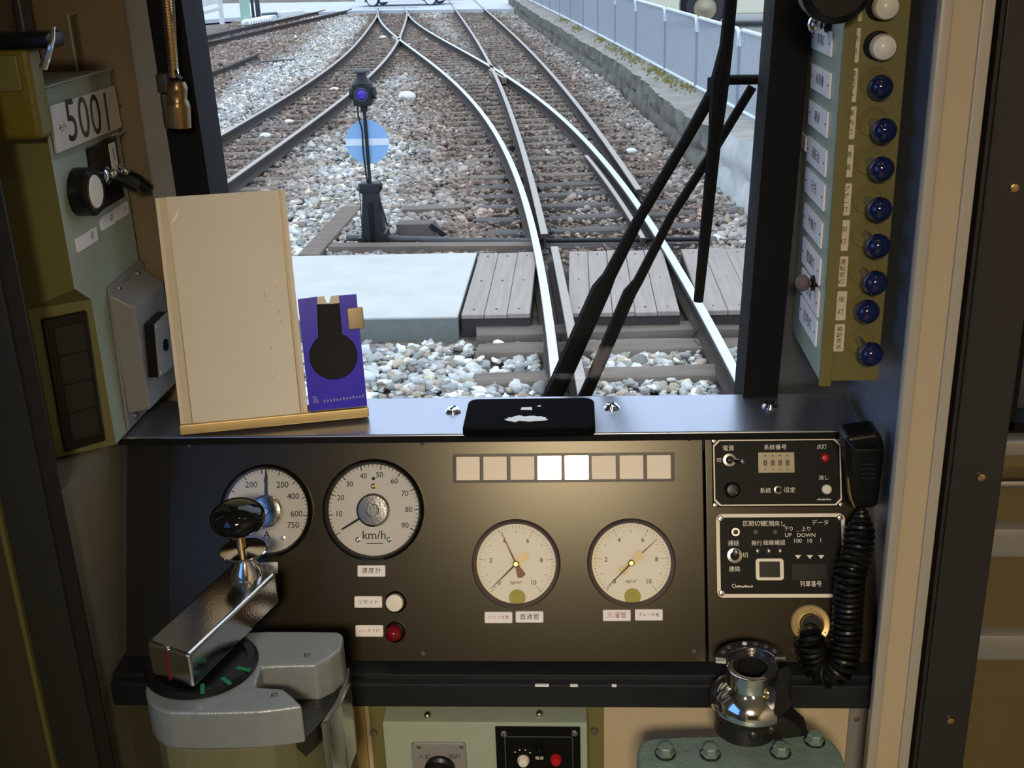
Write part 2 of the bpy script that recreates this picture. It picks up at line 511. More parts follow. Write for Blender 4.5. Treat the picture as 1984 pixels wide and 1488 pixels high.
RAILPROF = [(-.030, 0), (.030, 0), (.034, -.006), (.034, -.034), (.010, -.046), (.009, -.122), (.060, -.140), (.062, -.153),
            (-.062, -.153), (-.060, -.140), (-.009, -.122), (-.010, -.046), (-.034, -.034), (-.034, -.006)]
_c = MB()
_c.box('iron_grey', -.045, .045, -.035, .035, -.015, .012, .006, 1)
_c.box('iron_grey', -.015, .015, -.012, .012, .010, .028, .004, 1)
_o = _c.build('rail_clip')
CLIP = _o.data
bpy.data.objects.remove(_o)
def rail(name, P, top, label, dz=0.0, w=1.0, spikes=True):
    P = np.asarray(P)
    t = np.gradient(P, axis=0)
    t /= np.linalg.norm(t, axis=1)[:, None]
    nn = np.stack([t[:, 1], -t[:, 0]], 1)
    mb = MB()
    base = Vector((P[0, 0], P[0, 1], 0))
    n = len(RAILPROF)
    a_i, b_i = mb.mi(top), mb.mi('rust')
    rings = []
    for p, q in zip(P, nn):
        rings.append([mb.bm.verts.new((p[0] + q[0] * o * w - base.x, p[1] + q[1] * o * w - base.y, z + dz)) for o, z in RAILPROF])
    for r0, r1 in zip(rings, rings[1:]):
        for k in range(n):
            f = mb.bm.faces.new((r0[k], r0[(k + 1) % n], r1[(k + 1) % n], r1[k]))
            f.material_index = a_i if k == 0 or k == 1 or k == n - 1 else b_i
    mb.bm.faces.new(rings[0]).material_index = b_i
    mb.bm.faces.new(rings[-1][::-1]).material_index = b_i
    bmesh.ops.recalc_face_normals(mb.bm, faces=mb.bm.faces)
    o = mb.build(name, M=T(base), ang=25)
    tag(o, label, 'rail')
    if spikes:
        acc = 0.0
        for k in range(1, len(P)):
            acc += np.linalg.norm(P[k] - P[k - 1])
            if acc >= 0.62 and 9.8 < P[k, 1] < 17:
                acc = 0.0
                ang = math.atan2(t[k, 1], t[k, 0])
                for sd in (-1, 1):
                    c = P[k] + nn[k] * sd * 0.09
                    q = bpy.data.objects.new('rail_clip', CLIP)
                    COL.objects.link(q)
                    q.parent = o
                    q.matrix_parent_inverse = T(-base)
                    q.matrix_basis = T((c[0], c[1], -.145)) @ Matrix.Rotation(ang, 4, 'Z')
    return o
def cut(P, y0, y1): return P[(P[:, 1] >= y0) & (P[:, 1] <= y1)]
G = 0.545
rail('rail', cut(offs(C1, -G), 0, 48.5), 'rail_top', 'shiny left rail of the main curving track, nearest the blue disc')
rail('rail', cut(offs(C1, G), 0, 48.5), 'rail_top', 'shiny right rail of the main curving track, crossed by the wiper arms')
rail('rail', cut(offs(C2, -G), 10.1, 60), 'rail_top_dull', 'rusty brown left rail of the straight branch, its blade tip at the timber crossing')
rail('rail', cut(offs(C2, G), 11.9, 60), 'rail_top_dull', 'rusty brown right rail of the straight branch beside the stone wall')
rail('rail', cut(offs(C3, -G), 8, 44.6), 'rail_top_dull', 'dull brown outer rail of the left siding beside pale gravel')
rail('rail', cut(offs(C3, G), 8, 44.6), 'rail_top_dull', 'dull brown inner rail of the left siding behind the blue lamp')
rail('rail', offs(C4, -G), 'rust', 'rusty far rail of the overgrown track nearest the green post', spikes=False)
rail('rail', offs(C4, G), 'rust', 'rusty near rail of the overgrown track on the far left', spikes=False)
gp = plan([(1076, 484), (1099, 596), (1117, 690), (1132, 772)])
gx = np.polyfit(gp[:, 1], gp[:, 0], 2)
gy = np.arange(5.2, 9.75, .25)
rail('guard_rail', np.stack([np.polyval(gx, gy), gy], 1), 'rail_top_dull', 'grey check rail lying just inside the left main rail through the timber crossing', dz=-.012, spikes=False)
bl = offs(cut(C1, 9.9, 14.5), G - .115)
rail('switch_rail', bl, 'rail_top_dull', 'low grey switch blade lying just inside the right main rail before the timber crossing', dz=-.05, w=.7, spikes=False)
sp = plan([(382, 152), (440, 131), (499, 107)], -0.05)
rail('rail', np.array([sp[0] + (sp[1] - sp[0]) * -1.2, sp[0], sp[1], sp[2]]), 'rust', 'short rusty rail end lying left of the siding before the dark edging timber', dz=-0.02, spikes=False)

# ---- the frog of the left turnout and of the straight branch: steel wing bars
def frog(px, py, a, b, label):
    q = on_z(px, py, 0)
    o = thing('frog_casting', label, 'frog', T((q.x, q.y, -.01)))
    for k, (P, name) in enumerate(((a, 'wing_rail'), (b, 'wing_rail'))):
        i = np.argmin(np.abs(P[:, 1] - q.y))
        d = P[min(i + 2, len(P) - 1)] - P[i - 2]
        d = Vector((d[0], d[1], 0)).normalized()
        mb = MB()
        mb.bar('rail_top_dull', d * -0.8, d * 0.8, .05, .12)
        mb.build(name, o, T((q.x + (.07 if k else -.07), q.y, -.065)))
frog(770, 74, C1, C3, 'small steel crossing of the rails where the left siding leaves')
frog(968, 141, C1, C2, 'small steel crossing of the rails where the straight branch leaves')

# ---- sleepers
def sleeper_mesh(i, m):
    mb = MB()
    t = bmesh.new()
    bmesh.ops.create_cube(t, size=1.0)
    bmesh.ops.subdivide_edges(t, edges=[e for e in t.edges if abs(e.verts[0].co.x - e.verts[1].co.x) > .5], cuts=7)
    r = random.Random(i)
    for v in t.verts:
        v.co.x *= 2.1; v.co.y *= .20; v.co.z *= .14
        v.co += Vector((r.uniform(-.02, .02), r.uniform(-.008, .008), r.uniform(-.007, .007)))
    bmesh.ops.bevel(t, geom=t.edges[:], offset=.006, segments=1, affect='EDGES')
    mb._take(t, m)
    o = mb.build('sleeper', ang=50)
    me = o.data
    bpy.data.objects.remove(o)
    return me
SLM = [sleeper_mesh(i, 'sleeper') for i in range(4)]
SLD = [sleeper_mesh(i + 9, 'sleeper_dark') for i in range(2)]
SLEEPERS = []                                           # x, y, angle, half length - the ballast keeps off them
def put_sleeper(me, c, ang, L, label, group, z=-.152):
    o = bpy.data.objects.new('sleeper', me)
    COL.objects.link(o)
    o.location = (c[0], c[1], z - .07)
    o.rotation_euler = (random.uniform(-.01, .01), random.uniform(-.012, .012), ang + random.uniform(-.02, .02))
    o.scale = (L / 2.1, random.uniform(.92, 1.12), 1)
    tag(o, label, 'sleeper', group)
    SLEEPERS.append((c[0], c[1], ang, L / 2))
def along(P, y0, y1, step):
    out, acc = [], 0.0
    for k in range(1, len(P)):
        d = np.linalg.norm(P[k] - P[k - 1])
        acc += d
        if acc >= step and y0 <= P[k, 1] <= y1:
            acc = 0.0
            t = P[k] - P[k - 1]
            out.append((P[k], math.atan2(-t[0], t[1])))
    return out
F1 = fit(plan(L1), plan(R1), 5, 2.0, 60.0, step=.05)
F2 = fit(plan(L2), plan(R2), 3, 9.8, 62.0, step=.05)
F3 = fit(np.concatenate([plan(L3), A3]), np.concatenate([plan(R3), B3]), 6, 8.0, 45.2, step=.05)
def x_at(P, y): return float(np.interp(y, P[:, 1], P[:, 0]))
for c, a in along(F1, 5.9, 44, .52):
    y = c[1]
    if y < 9.85: continue
    if 9.7 < y < 23:                                    # turnout timbers reach under both tracks
        x0 = x_at(F1, y) - 1.05
        x1 = max(x_at(F1, y), x_at(F2, y)) + 1.05
        dark = y < 13.6
        if dark: put_sleeper(random.choice(SLD), ((x0 + x1) / 2, y), a * .5, x1 - x0, 'oil-dark timber under the moving switch blades', 'dark timbers under the switch blades')
        else: put_sleeper(random.choice(SLM), ((x0 + x1) / 2, y), a * .5, x1 - x0, 'long brown turnout timber under both the curving and straight rails', 'long timbers of the turnout')
    else:
        put_sleeper(random.choice(SLM), c, a, 2.1, 'brown wooden sleeper of the far main track before the level crossing', 'sleepers of the far main track')
for py in (634, 668, 722, 790):
    y = on_z(1200, py, -.14).y
    put_sleeper(random.choice(SLM), (x_at(F1, y), y), .07, 2.1, 'brown wooden sleeper in pale stones between the timber crossing and the windscreen', 'sleepers before the timber crossing', z=-.138)
for c, a in along(F2, 23, 46, .56):
    put_sleeper(random.choice(SLM), c, a, 2.0, 'brown wooden sleeper of the straight branch along the stone wall', 'sleepers of the straight branch')
for c, a in along(F3, 9, 40, .58):
    put_sleeper(random.choice(SLM), c, a, 2.1, 'grey brown wooden sleeper of the left siding', 'sleepers of the left siding')

# ---- ground planes
def ground_material():
    m = bpy.data.materials.new('ballast_ground')
    m.use_nodes = True
    nt = m.node_tree
    b = nt.nodes['Principled BSDF']
    b.inputs['Roughness'].default_value = 0.95
    tc = nt.nodes.new('ShaderNodeTexCoord')
    v = nt.nodes.new('ShaderNodeTexVoronoi')
    v.inputs['Scale'].default_value = 16
    n = nt.nodes.new('ShaderNodeTexNoise')
    n.inputs['Scale'].default_value = 0.8
    n.inputs['Detail'].default_value = 6
    r = nt.nodes.new('ShaderNodeValToRGB')
    r.color_ramp.elements[0].position, r.color_ramp.elements[0].color = 0.30, (0.105, 0.078, 0.063, 1)
    r.color_ramp.elements[1].position, r.color_ramp.elements[1].color = 0.72, (0.24, 0.215, 0.195, 1)
    mx = nt.nodes.new('ShaderNodeMix')
    mx.data_type = 'RGBA'
    mx.blend_type = 'MULTIPLY'
    mx.inputs[0].default_value = 0.55
    hv = nt.nodes.new('ShaderNodeHueSaturation')
    hv.inputs['Saturation'].default_value = 0.12
    hv.inputs['Value'].default_value = 1.4
    bp = nt.nodes.new('ShaderNodeBump')
    bp.inputs['Strength'].default_value = 0.9
    bp.inputs['Distance'].default_value = 0.03
    bp.invert = True
    L = nt.links.new
    L(tc.outputs['Object'], v.inputs['Vector']); L(tc.outputs['Object'], n.inputs['Vector'])
    L(n.outputs['Fac'], r.inputs[0]); L(r.outputs[0], mx.inputs[6]); L(v.outputs['Color'], hv.inputs['Color'])
    L(hv.outputs[0], mx.inputs[7]); L(mx.outputs[2], b.inputs['Base Color'])
    L(v.outputs['Distance'], bp.inputs['Height']); L(bp.outputs[0], b.inputs['Normal'])
    MATS['ballast_ground'] = m
ground_material()
mb = MB()
mb.box('ballast_ground', -60, 30, -15, 90, -.6, -.215)
struct(mb.build('ground'), 'brown stony track bed')

# ---- ballast stones: one body nobody could count
WALL_BASE = [(-2.84, 49.8), (-1.44, 38.1), (-.47, 30.8), (-.01, 27.05), (.40, 24.1), (.83, 21.0), (1.14, 17.6), (1.30, 15.2), (1.44, 13.65), (1.58, 12.5), (1.74, 11.2), (1.88, 10.1), (2.15, 8.0), (2.5, 5.0), (2.8, 2.0)]
def wall_x(y):
    a = np.array(WALL_BASE)[::-1]
    return np.interp(y, a[:, 1], a[:, 0])
def ico(sub):
    t = bmesh.new()
    bmesh.ops.create_icosphere(t, subdivisions=sub, radius=1.0)
    V = np.array([v.co[:] for v in t.verts])
    t.verts.index_update()
    Fc = np.array([[v.index for v in f.verts] for f in t.faces])
    t.free()
    return V, Fc
def dist_to(P, Q):                                      # min |x| distance of points Q to a polyline given per y
    return Q[:, 0] - np.interp(Q[:, 1], P[:, 1], P[:, 0])
def value_noise(P, s, seed):
    r = np.random.default_rng(seed).random((256, 256))
    q = P / s + 100
    i = np.floor(q).astype(int)
    f = q - i
    f = f * f * (3 - 2 * f)
    g = lambda a, b: r[(i[:, 0] + a) % 256, (i[:, 1] + b) % 256]
    return (g(0, 0) * (1 - f[:, 0]) + g(1, 0) * f[:, 0]) * (1 - f[:, 1]) + (g(0, 1) * (1 - f[:, 0]) + g(1, 1) * f[:, 0]) * f[:, 1]
def stones(name, n, y0, y1, xl, xr, size, sub, label, seed, zb):
    r = np.random.default_rng(seed)
    V, Fc = ico(sub)
    nproto = 10
    protos = []
    for k in range(nproto):
        d = V * (1 + 0.25 * np.sin(V @ r.normal(0, 2.2, (3, 1)) + r.random() * 6)) * (1 + 0.17 * r.standard_normal((len(V), 1)))
        protos.append(d * np.array([1, r.uniform(.7, .95), r.uniform(.5, .8)]))
    y = y0 + (y1 - y0) * r.random(n) ** 1.0
    u = r.random(n)
    P = np.stack([np.interp(y, [y0, y1], xl) * (1 - u) + np.interp(y, [y0, y1], xr) * u, y], 1)
    d1 = dist_to(C1, P)
    d2 = np.where(P[:, 1] > 9.8, dist_to(C2, P), 9)
    d3 = np.where(P[:, 1] < 45, dist_to(C3, P), 9)
    s3 = np.cos(np.arctan(np.interp(P[:, 1], C3[1:, 1], np.diff(C3[:, 0]) / np.diff(C3[:, 1]))))
    d3 = d3 * s3
    keep = P[:, 0] < wall_x(P[:, 1]) - .02
    for d in (d1, d2, d3):
        keep &= np.abs(np.abs(d) - G) > .085
    keep &= ~((P[:, 1] > 7.62) & (P[:, 1] < 9.72))
    keep &= ~((P[:, 1] < 9.8) & (P[:, 1] > 5) & (np.abs(P[:, 0] - np.polyval(gx, P[:, 1])) < .07))
    on = np.zeros(n, bool)
    for sx, sy, a, h in SLEEPERS:
        c, s_ = math.cos(a), math.sin(a)
        q = P - np.array([sx, sy])
        on |= (np.abs(q[:, 0] * c + q[:, 1] * s_) < h) & (np.abs(-q[:, 0] * s_ + q[:, 1] * c) < .10)
    keep &= ~on | (r.random(n) < np.where(P[:, 1] > 14, np.where(np.abs(d3) < 1.1, .5, .28), .06))
    between = (np.abs(d1) < .9) | (np.abs(d2) < .9) | (np.abs(d3) < .8)
    keep &= ~between | (P[:, 1] < 7.6) | (r.random(n) < 0.5)
    P, d1, d2, d3, between = P[keep], d1[keep], d2[keep], d3[keep], between[keep]
    n = len(P)
    sz = size * np.exp(r.normal(0, .28, n)) * np.where(between & (P[:, 1] > 9.5), .78, 1.0)
    # colour: pale grey where fresh, rusty brown near the running rails
    nz = value_noise(P, 1.3, 3) * .6 + value_noise(P, .45, 5) * .4
    near = np.minimum(np.minimum(np.abs(d1) - .2, np.abs(d2)), np.abs(d3) + .25)
    brown = np.clip(1.55 - near * .80, .12, 1) + (nz - .5) * 1.2
    brown += np.where((d1 < 0) & (d1 > -1.9) & (P[:, 1] > 9.5) & (P[:, 1] < 17), .35, 0)
    brown -= np.where((P[:, 1] < 7.7), 1.1, 0)
    brown -= np.where((d3 < -.9) & (d3 > -2.6), .45, 0)
    brown += np.clip((-1.75 - d3) * 1.6, 0, .95) * (P[:, 1] > 12)
    brown = np.clip(brown, 0, 1)[:, None]
    g = np.array([0.53, 0.545, 0.55]) * np.exp(r.normal(-.05, .40, (n, 1))) * (1 + r.normal(0, .02, (n, 3)))
    warm = r.random((n, 1)) < .30
    g = np.where(warm, g * np.array([1.0, .84, .68]), g)
    br = np.array([0.225, 0.168, 0.138]) * np.exp(r.normal(0, .36, (n, 1))) * (1 + r.normal(0, .02, (n, 3)))
    pale = (r.random((n, 1)) < .10)
    br = np.where(pale, br * 1.7, br)
    colr = np.clip(g * (1 - brown) + br * brown, 0.02, .9)
    ang = r.random(n) * 2 * np.pi
    til = r.normal(0, .35, (n, 2))
    pid = r.integers(0, nproto, n)
    nv, nf = len(V), len(Fc)
    out = np.empty((n, nv, 3))
    for k in range(nproto):
        s = pid == k
        if not s.any(): continue
        B = protos[k][None] * sz[s][:, None, None]
        ca, sa = np.cos(ang[s])[:, None], np.sin(ang[s])[:, None]
        x, yy, z = B[..., 0], B[..., 1], B[..., 2]
        z = z + x * til[s, 0:1] * .6 + yy * til[s, 1:2] * .6
        out[s] = np.stack([x * ca - yy * sa, x * sa + yy * ca, z], -1)
    lift = r.normal(0, .012, n)
    out[..., 0] += P[:, 0:1]
    out[..., 1] += P[:, 1:2]
    out[..., 2] += (zb + lift)[:, None] - .0
    me = bpy.data.meshes.new(name)
    me.vertices.add(n * nv)
    me.vertices.foreach_set('co', out.reshape(-1).astype(np.float32))
    loops = (Fc[None] + (np.arange(n) * nv)[:, None, None]).reshape(-1)
    me.loops.add(len(loops))
    me.loops.foreach_set('vertex_index', loops.astype(np.int32))
    me.polygons.add(n * nf)
    me.polygons.foreach_set('loop_start', (np.arange(n * nf) * 3).astype(np.int32))
    me.update(calc_edges=True)
    at = me.attributes.new('stone_colour', 'FLOAT_COLOR', 'POINT')
    c4 = np.concatenate([colr, np.ones((n, 1))], 1)
    at.data.foreach_set('color', np.repeat(c4, nv, 0).reshape(-1).astype(np.float32))
    me.polygons.foreach_set('use_smooth', [sub > 1] * (n * nf))
    me.materials.append(MATS['stone'])
    o = bpy.data.objects.new(name, me)
    COL.objects.link(o)
    return tag(o, label, 'ballast', kind='stuff')
def stone_material():
    m = bpy.data.materials.new('stone')
    m.use_nodes = True
    nt = m.node_tree
    b = nt.nodes['Principled BSDF']
    b.inputs['Roughness'].default_value = .85
    a = nt.nodes.new('ShaderNodeAttribute')
    a.attribute_name = 'stone_colour'
    tc = nt.nodes.new('ShaderNodeTexCoord')
    n = nt.nodes.new('ShaderNodeTexNoise')
    n.inputs['Scale'].default_value = 40
    n.inputs['Detail'].default_value = 4
    mr = nt.nodes.new('ShaderNodeMapRange')
    mr.inputs['To Min'].default_value = .7
    mr.inputs['To Max'].default_value = 1.25
    mx = nt.nodes.new('ShaderNodeVectorMath')
    mx.operation = 'SCALE'
    L = nt.links.new
    L(tc.outputs['Object'], n.inputs['Vector']); L(n.outputs['Fac'], mr.inputs['Value'])
    L(a.outputs['Color'], mx.inputs[0]); L(mr.outputs[0], mx.inputs['Scale']); L(mx.outputs[0], b.inputs['Base Color'])
    MATS['stone'] = m
stone_material()
stones('ballast_stones', 27000, 5.6, 14.5, (-2.6, -4.6), (2.2, 1.5), .031, 2, 'pale grey and brown ballast stones around the near tracks', 21, GZ - .01)
stones('ballast_stones', 70000, 14.0, 47, (-5.5, -13.5), (1.4, -1.5), .034, 1, 'small grey and brown ballast stones around the far tracks', 22, GZ + .012)

# ---- timber and concrete crossing
def on_ground_poly(name, m, pts, z1, z0, label, cat, bev=.01, extra=None):
    Q = [on_z(*p, z1) for p in pts]
    c = sum(Q, Vector()) / len(Q)
    mb = MB()
    mb.prism(m, [(q.x - c.x, q.y - c.y) for q in Q], z0 - z1, 0, bev, 1)
    if extra: extra(mb, Q, c)
    o = mb.build(name, M=T((c.x, c.y, z1)))
    return tag(o, label, cat)
CSX1 = on_z(924, 489, -.03).x
cy0, cy1 = on_z(925, 612, -.03).y, on_z(925, 489, -.03).y
mb = MB()
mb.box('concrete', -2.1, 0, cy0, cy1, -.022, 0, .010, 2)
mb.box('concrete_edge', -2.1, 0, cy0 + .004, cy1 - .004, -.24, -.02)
tag(mb.build('concrete_slab', M=T((CSX1, 0, -.03))), 'large pale concrete slab lying flat left of the timber crossing', 'slab')
def deck(name, x0, x1, y0, y1, label, n):
    mb = MB()
    w = (x1 - x0) / n
    for k in range(n):
        mb.box('deck_wood', x0 + k * w + .002, x0 + (k + 1) * w - .002, y0, y1, -.035, random.uniform(-.004, .004), .004, 1)
    mb.box('deck_end', x0, x1, y0 + .012, y1 - .012, -.21, -.03)
    for k in range(n):
        for yy in (y0 + .12, (y0 + y1) / 2, y1 - .12):
            mb.lathe('iron_rust', [(.008, 0), (.007, .005), (0, .006)], 10, T((x0 + (k + .5) * w, yy, .0)))
    o = mb.build(name, M=T((0, 0, -.035)))
    return tag(o, label, 'crossing deck')
ym = (cy0 + cy1) / 2
xl, xg, xr = x_at(F1, ym) - G, float(np.polyval(gx, ym)), x_at(F1, ym) + G
deck('crossing_deck', CSX1 + .02, xl - .07, cy0 + .05, cy1, 'weathered grey timber deck between the concrete slab and the left rail', 3)
deck('crossing_deck', xg + .06, xr - .085, cy0 + .05, cy1, 'weathered grey timber deck between the two running rails', 5)
deck('crossing_deck', xr + .07, xr + 1.0, cy0 + .05, cy1, 'weathered grey timber deck right of the right rail', 5)

# ---- switch stand with its rods
b0 = on_z(726, 476, GZ)
ST = thing('switch_stand', 'black switch stand with blue lamp and blue disc with a white bar', 'switch stand', T(b0))
sc = (b0 - CAM).dot(FWD) / F_PX                         # metres per pixel at the stand
def sp_(px, py): return (px - 726) * sc, (476 - py) * sc / math.cos(math.radians(13))
mb = MB()
mb.box('iron_black', -.13, .13, -.12, .18, -.02, .035, .008)
mb.box('iron_black', -.14, -.07, -.10, .16, .03, .10, .01)
mb.box('iron_black', .06, .13, -.10, .16, .03, .14, .012)
for sx in (-.11, .11):
    mb.lathe('iron_grey', [(.02, 0), (.02, .03), (0, .03)], 6, T((sx, -.06, .035)))
mb.build('base', ST, T(b0))
mb = MB()
mb.hexa('iron_black', [(-.115, -.07, .03), (.115, -.07, .03), (.115, .11, .03), (-.115, .11, .03), (-.070, -.05, .52), (.070, -.05, .52), (.070, .08, .52), (-.070, .08, .52)], .012)
mb.box('black', -.022, .022, -.075, -.04, .03, .42, .004)
mb.box('iron_black', -.095, .095, -.055, .09, .50, .60, .02)
mb.lathe('iron_black', [(.0, -.11), (.03, -.11), (.03, .11), (0, .11)], 14, T((0, .01, .56)) @ Matrix.Rotation(math.pi / 2, 4, 'Y'))
mb.ball('iron_grey', (-.10, -.02, .55), .028, sub=2)
mb.build('body', ST, T(b0))
hz = sp_(0, 283)[1]
mb = MB()
mb.lathe('iron_black', [(.016, .55), (.016, 1.30), (.0, 1.30)], 12, T((0, 0.01, 0)))
mb.tube('iron_black', [(-.06, 0, 1.34), (-.055, -.01, 1.20), (-.03, -.015, 1.08), (-.035, -.015, .9), (-.028, -.015, .72), (-.02, 0, .6)], .008, 8)
mb.build('post', ST, T(b0))
dz = hz
mb = MB()
MD = T((0, .035, dz)) @ Matrix.Rotation(math.radians(90), 4, 'X')
R_ = 41 * sc
mb.lathe('disc_blue', [(0, -.003), (R_, -.003), (R_, .003), (0, .003)], 56, MD)
a = .16 * R_
mb.prism('disc_white', [(R_ * math.cos(t) * .995, R_ * math.sin(t)) for t in np.linspace(-.155, .155, 7)] + [(-R_ * math.cos(t) * .995, R_ * math.sin(t)) for t in np.linspace(.155, -.155, 7)], .0035, .0055, M=MD)
mb.build('signal_disc', ST, T(b0))
lz = sp_(0, 195)[1]
mb = MB()
mb.box('iron_black', -.085, .085, -.075, .075, lz - .105, lz + .095, .02)
mb.lathe('iron_black', [(.09, 0), (.06, .03), (.045, .06), (.045, .10), (.0, .10)], 18, T((0, 0, lz + .09)))
mb.lathe('iron_grey', [(.07, 0), (.075, .012), (.06, .03), (0, .035)], 18, T((0, 0, lz + .185)))
for sx in (-1, 1):
    mb.lathe('iron_black', [(.05, 0), (.055, .045), (0, .045)], 18, T((sx * .07, 0, lz)) @ Matrix.Rotation(sx * math.pi / 2, 4, 'Y'))
mb.lathe('iron_black', [(.03, -.06), (.035, -.02), (.055, 0)], 14, T((0, 0, lz - .10)))
MF = T((0, -.07, lz)) @ Matrix.Rotation(math.radians(90), 4, 'X')
lamp = None
mb.lathe('iron_grey', [(.056, 0), (.060, .018), (.052, .02), (.050, .004)], 28, MF)
lamp = mb.build('lamp', ST, T(b0))
mb = MB()
mb.lathe('lens_blue', [(.050, .004), (.040, .014), (.02, .021), (0, .023)], 28, MF)
mb.build('lens', lamp, T(b0))
mb = MB()
mb.tube('iron_black', [(.06, 0, .50), (.10, -.03, .36), (.15, -.08, .20)], [.016, .013, .011], 8)
mb.build('lever', ST, T(b0))
mb = MB()
mb.tube('iron_grey', [(-.10, -.01, .53), (-.105, 0, .3), (-.11, 0, .1)], .005, 6)
mb.build('chain', ST, T(b0))
q = on_z(817, 452, GZ + .05)
mb = MB()
mb.hexa('iron_rust', [(-.20, -.10, 0), (.16, -.10, 0), (.20, .12, 0), (-.18, .12, 0), (-.24, -.08, .16), (.10, -.08, .16), (.13, .10, .16), (-.22, .10, .16)], .015)
mb.bar('iron_black', (.10, -.09, .15), (.26, -.08, .02), .03, .05)
tag(mb.build('counterweight', M=T((q.x, q.y, GZ))), 'rusty trapezoid counterweight box beside the switch stand', 'counterweight')
p0, p1 = on_z(672, 461, GZ + .06), on_z(1358, 463, GZ + .06)
mb = MB()
c = (p0 + p1) / 2
mb.tube('iron_grey', [p0 - c, on_z(720, 461, GZ + .06) - c, on_z(900, 466, GZ + .06) - c, on_z(1040, 468, GZ + .06) - c], .030, 10)
mb.tube('iron_black', [on_z(1000, 467, GZ + .05) - c, p1 - c], .022, 10)
tag(mb.build('throw_rod', M=T(c)), 'long dark steel rod from the switch stand under the running rails', 'rod')
def board(px0, px1, w, h, z, m, label, name='timber'):
    a, b = on_z(*px0, z), on_z(*px1, z)
    c = (a + b) / 2
    mb = MB()
    mb.bar(m, a - c, b - c, w, h, bev=.008)
    return tag(mb.build(name, M=T(c)), label, 'timber')
board((640, 484), (1035, 482), .15, .10, GZ + .02, 'sleeper', 'brown timber lying along the far edge of the concrete slab')
board((598, 498), (682, 404), .20, .05, GZ + .025, 'sleeper', 'grey flat board leading back beside the switch stand', 'trough_board')
board((900, 407), (780, 412), .18, .10, GZ + .0, 'sleeper', 'brown timber end sticking out of the gravel beyond the counterweight')
board((484, 124), (572, 118), .16, .10, GZ + .02, 'sleeper_dark', 'dark edging timber beside the short rusty rail end')
q = on_z(789, 193, GZ)
mb = MB()
mb.ball('white_rock', (0, 0, .05), .15, (1.1, .8, .7), sub=2)
tag(mb.build('painted_stone', M=T(q)), 'large white painted stone on the gravel right of the blue lamp', 'stone')
for k, (px, py, r_, lb) in enumerate([(742, 73, .15, 'small white stone between the rails near the left siding frog'), (648, 173, .11, 'white stone between the siding rails left of the lamp'), (560, 236, .10, 'white stone between the siding rails level with the top of the disc'),
                                      (514, 263, .11, 'white stone between the siding rails near the left pillar'), (1223, 293, .10, 'pale flat stone beside the right rail near the stone wall'), (1158, 727, .055, 'white stone beside the guard rail near the wiper foot')]):
    q = on_z(px, py, GZ + .02)
    mb = MB()
    mb.ball('white_rock', (0, 0, 0), r_ * .7, (1.2, .9, .6), sub=2)
    tag(mb.build('white_stone', M=T(q)), lb, 'stone')
mb = MB()
w0 = [on_z(1338, 612, -.05), on_z(1352, 640, -.10), on_z(1340, 655, -.15), on_z(1356, 672, -.15)]
mb.tube('rust', [p - w0[0] for p in w0], .008, 6)
tag(mb.build('bond_wire', M=T(w0[0])), 'thin brown bond wire hanging by the right rail below the timber crossing', 'wire')

# ---- stone retaining wall, platform, fence
mb = MB()
rw = random.Random(4)
ys = [49.0]
while ys[-1] > 3: ys.append(ys[-1] - rw.uniform(.7, 1.6))
def wall_top(y): return .30 + max(0.0, min(.26, (15.2 - y) * .06))
NZ = 8
def wall_point(y, i, blk, seed):
    f = i / NZ
    q = np.array([[y, f * 1.3 + seed]])
    d = (value_noise(q, .33, 12)[0] - .5) * .07 + (value_noise(q, .11, 14)[0] - .5) * .05 + blk
    zt = wall_top(y) + (value_noise(q, .5, 16)[0] - .5) * .05
    groove = .035 if i in (4,) else 0
    return Vector((wall_x(y) + d + groove + .06 * f, y, -.3 + (zt + .3) * f))
for k, (ya, yb) in enumerate(zip(ys, ys[1:])):
    m = 'pale_stone' if yb < 12.3 else 'old_stone'
    blk = [rw.uniform(-.02, .02), rw.uniform(-.02, .02)]
    n = max(4, int((ya - yb) / (.12 if yb < 26 else .3)))
    i_m, i_t = mb.mi(m), mb.mi('old_stone_top')
    za_ = wall_top(ya) - .04
    mb.hexa(m, [(wall_x(ya) + .13, ya, -.3), (wall_x(yb) + .13, yb, -.3), (wall_x(yb) + .8, yb, -.3), (wall_x(ya) + .8, ya, -.3), (wall_x(ya) + .19, ya, za_), (wall_x(yb) + .19, yb, za_), (wall_x(yb) + .8, yb, za_), (wall_x(ya) + .8, ya, za_)])
    cols = []
    for j in range(n + 1):
        y = ya + (yb - ya) * j / n
        e_ = .02 if j in (0, n) else 0.0
        c = [mb.bm.verts.new(wall_point(y, i, .022 if j in (0, n) else blk[i // 5], 0)) for i in range(NZ + 1)]
        t = c[-1].co
        c += [mb.bm.verts.new((t.x + .30, y, t.z + .012)), mb.bm.verts.new((t.x + .8, y, t.z + .01))]
        cols.append(c)
    for c0, c1 in zip(cols, cols[1:]):
        for i in range(len(c0) - 1):
            f = mb.bm.faces.new((c0[i], c1[i], c1[i + 1], c0[i + 1]))
            f.material_index = i_m if i < NZ else i_t
struct(mb.build('retaining_wall', ang=40), 'old stone retaining wall')
mb = MB()
for ya, yb in zip(ys, ys[1:]):
    a, b = wall_x(ya), wall_x(yb)
    za, zb = wall_top(ya), wall_top(yb)
    mb.hexa('asphalt', [(a + .6, ya, -.3), (b + .6, yb, -.3), (40, yb, -.3), (40, ya, -.3), (a + .6, ya, za), (b + .6, yb, zb), (40, yb, zb), (40, ya, za)])
struct(mb.build('platform_ground', smooth=False), 'grey asphalt behind the stone wall')
mb = MB()
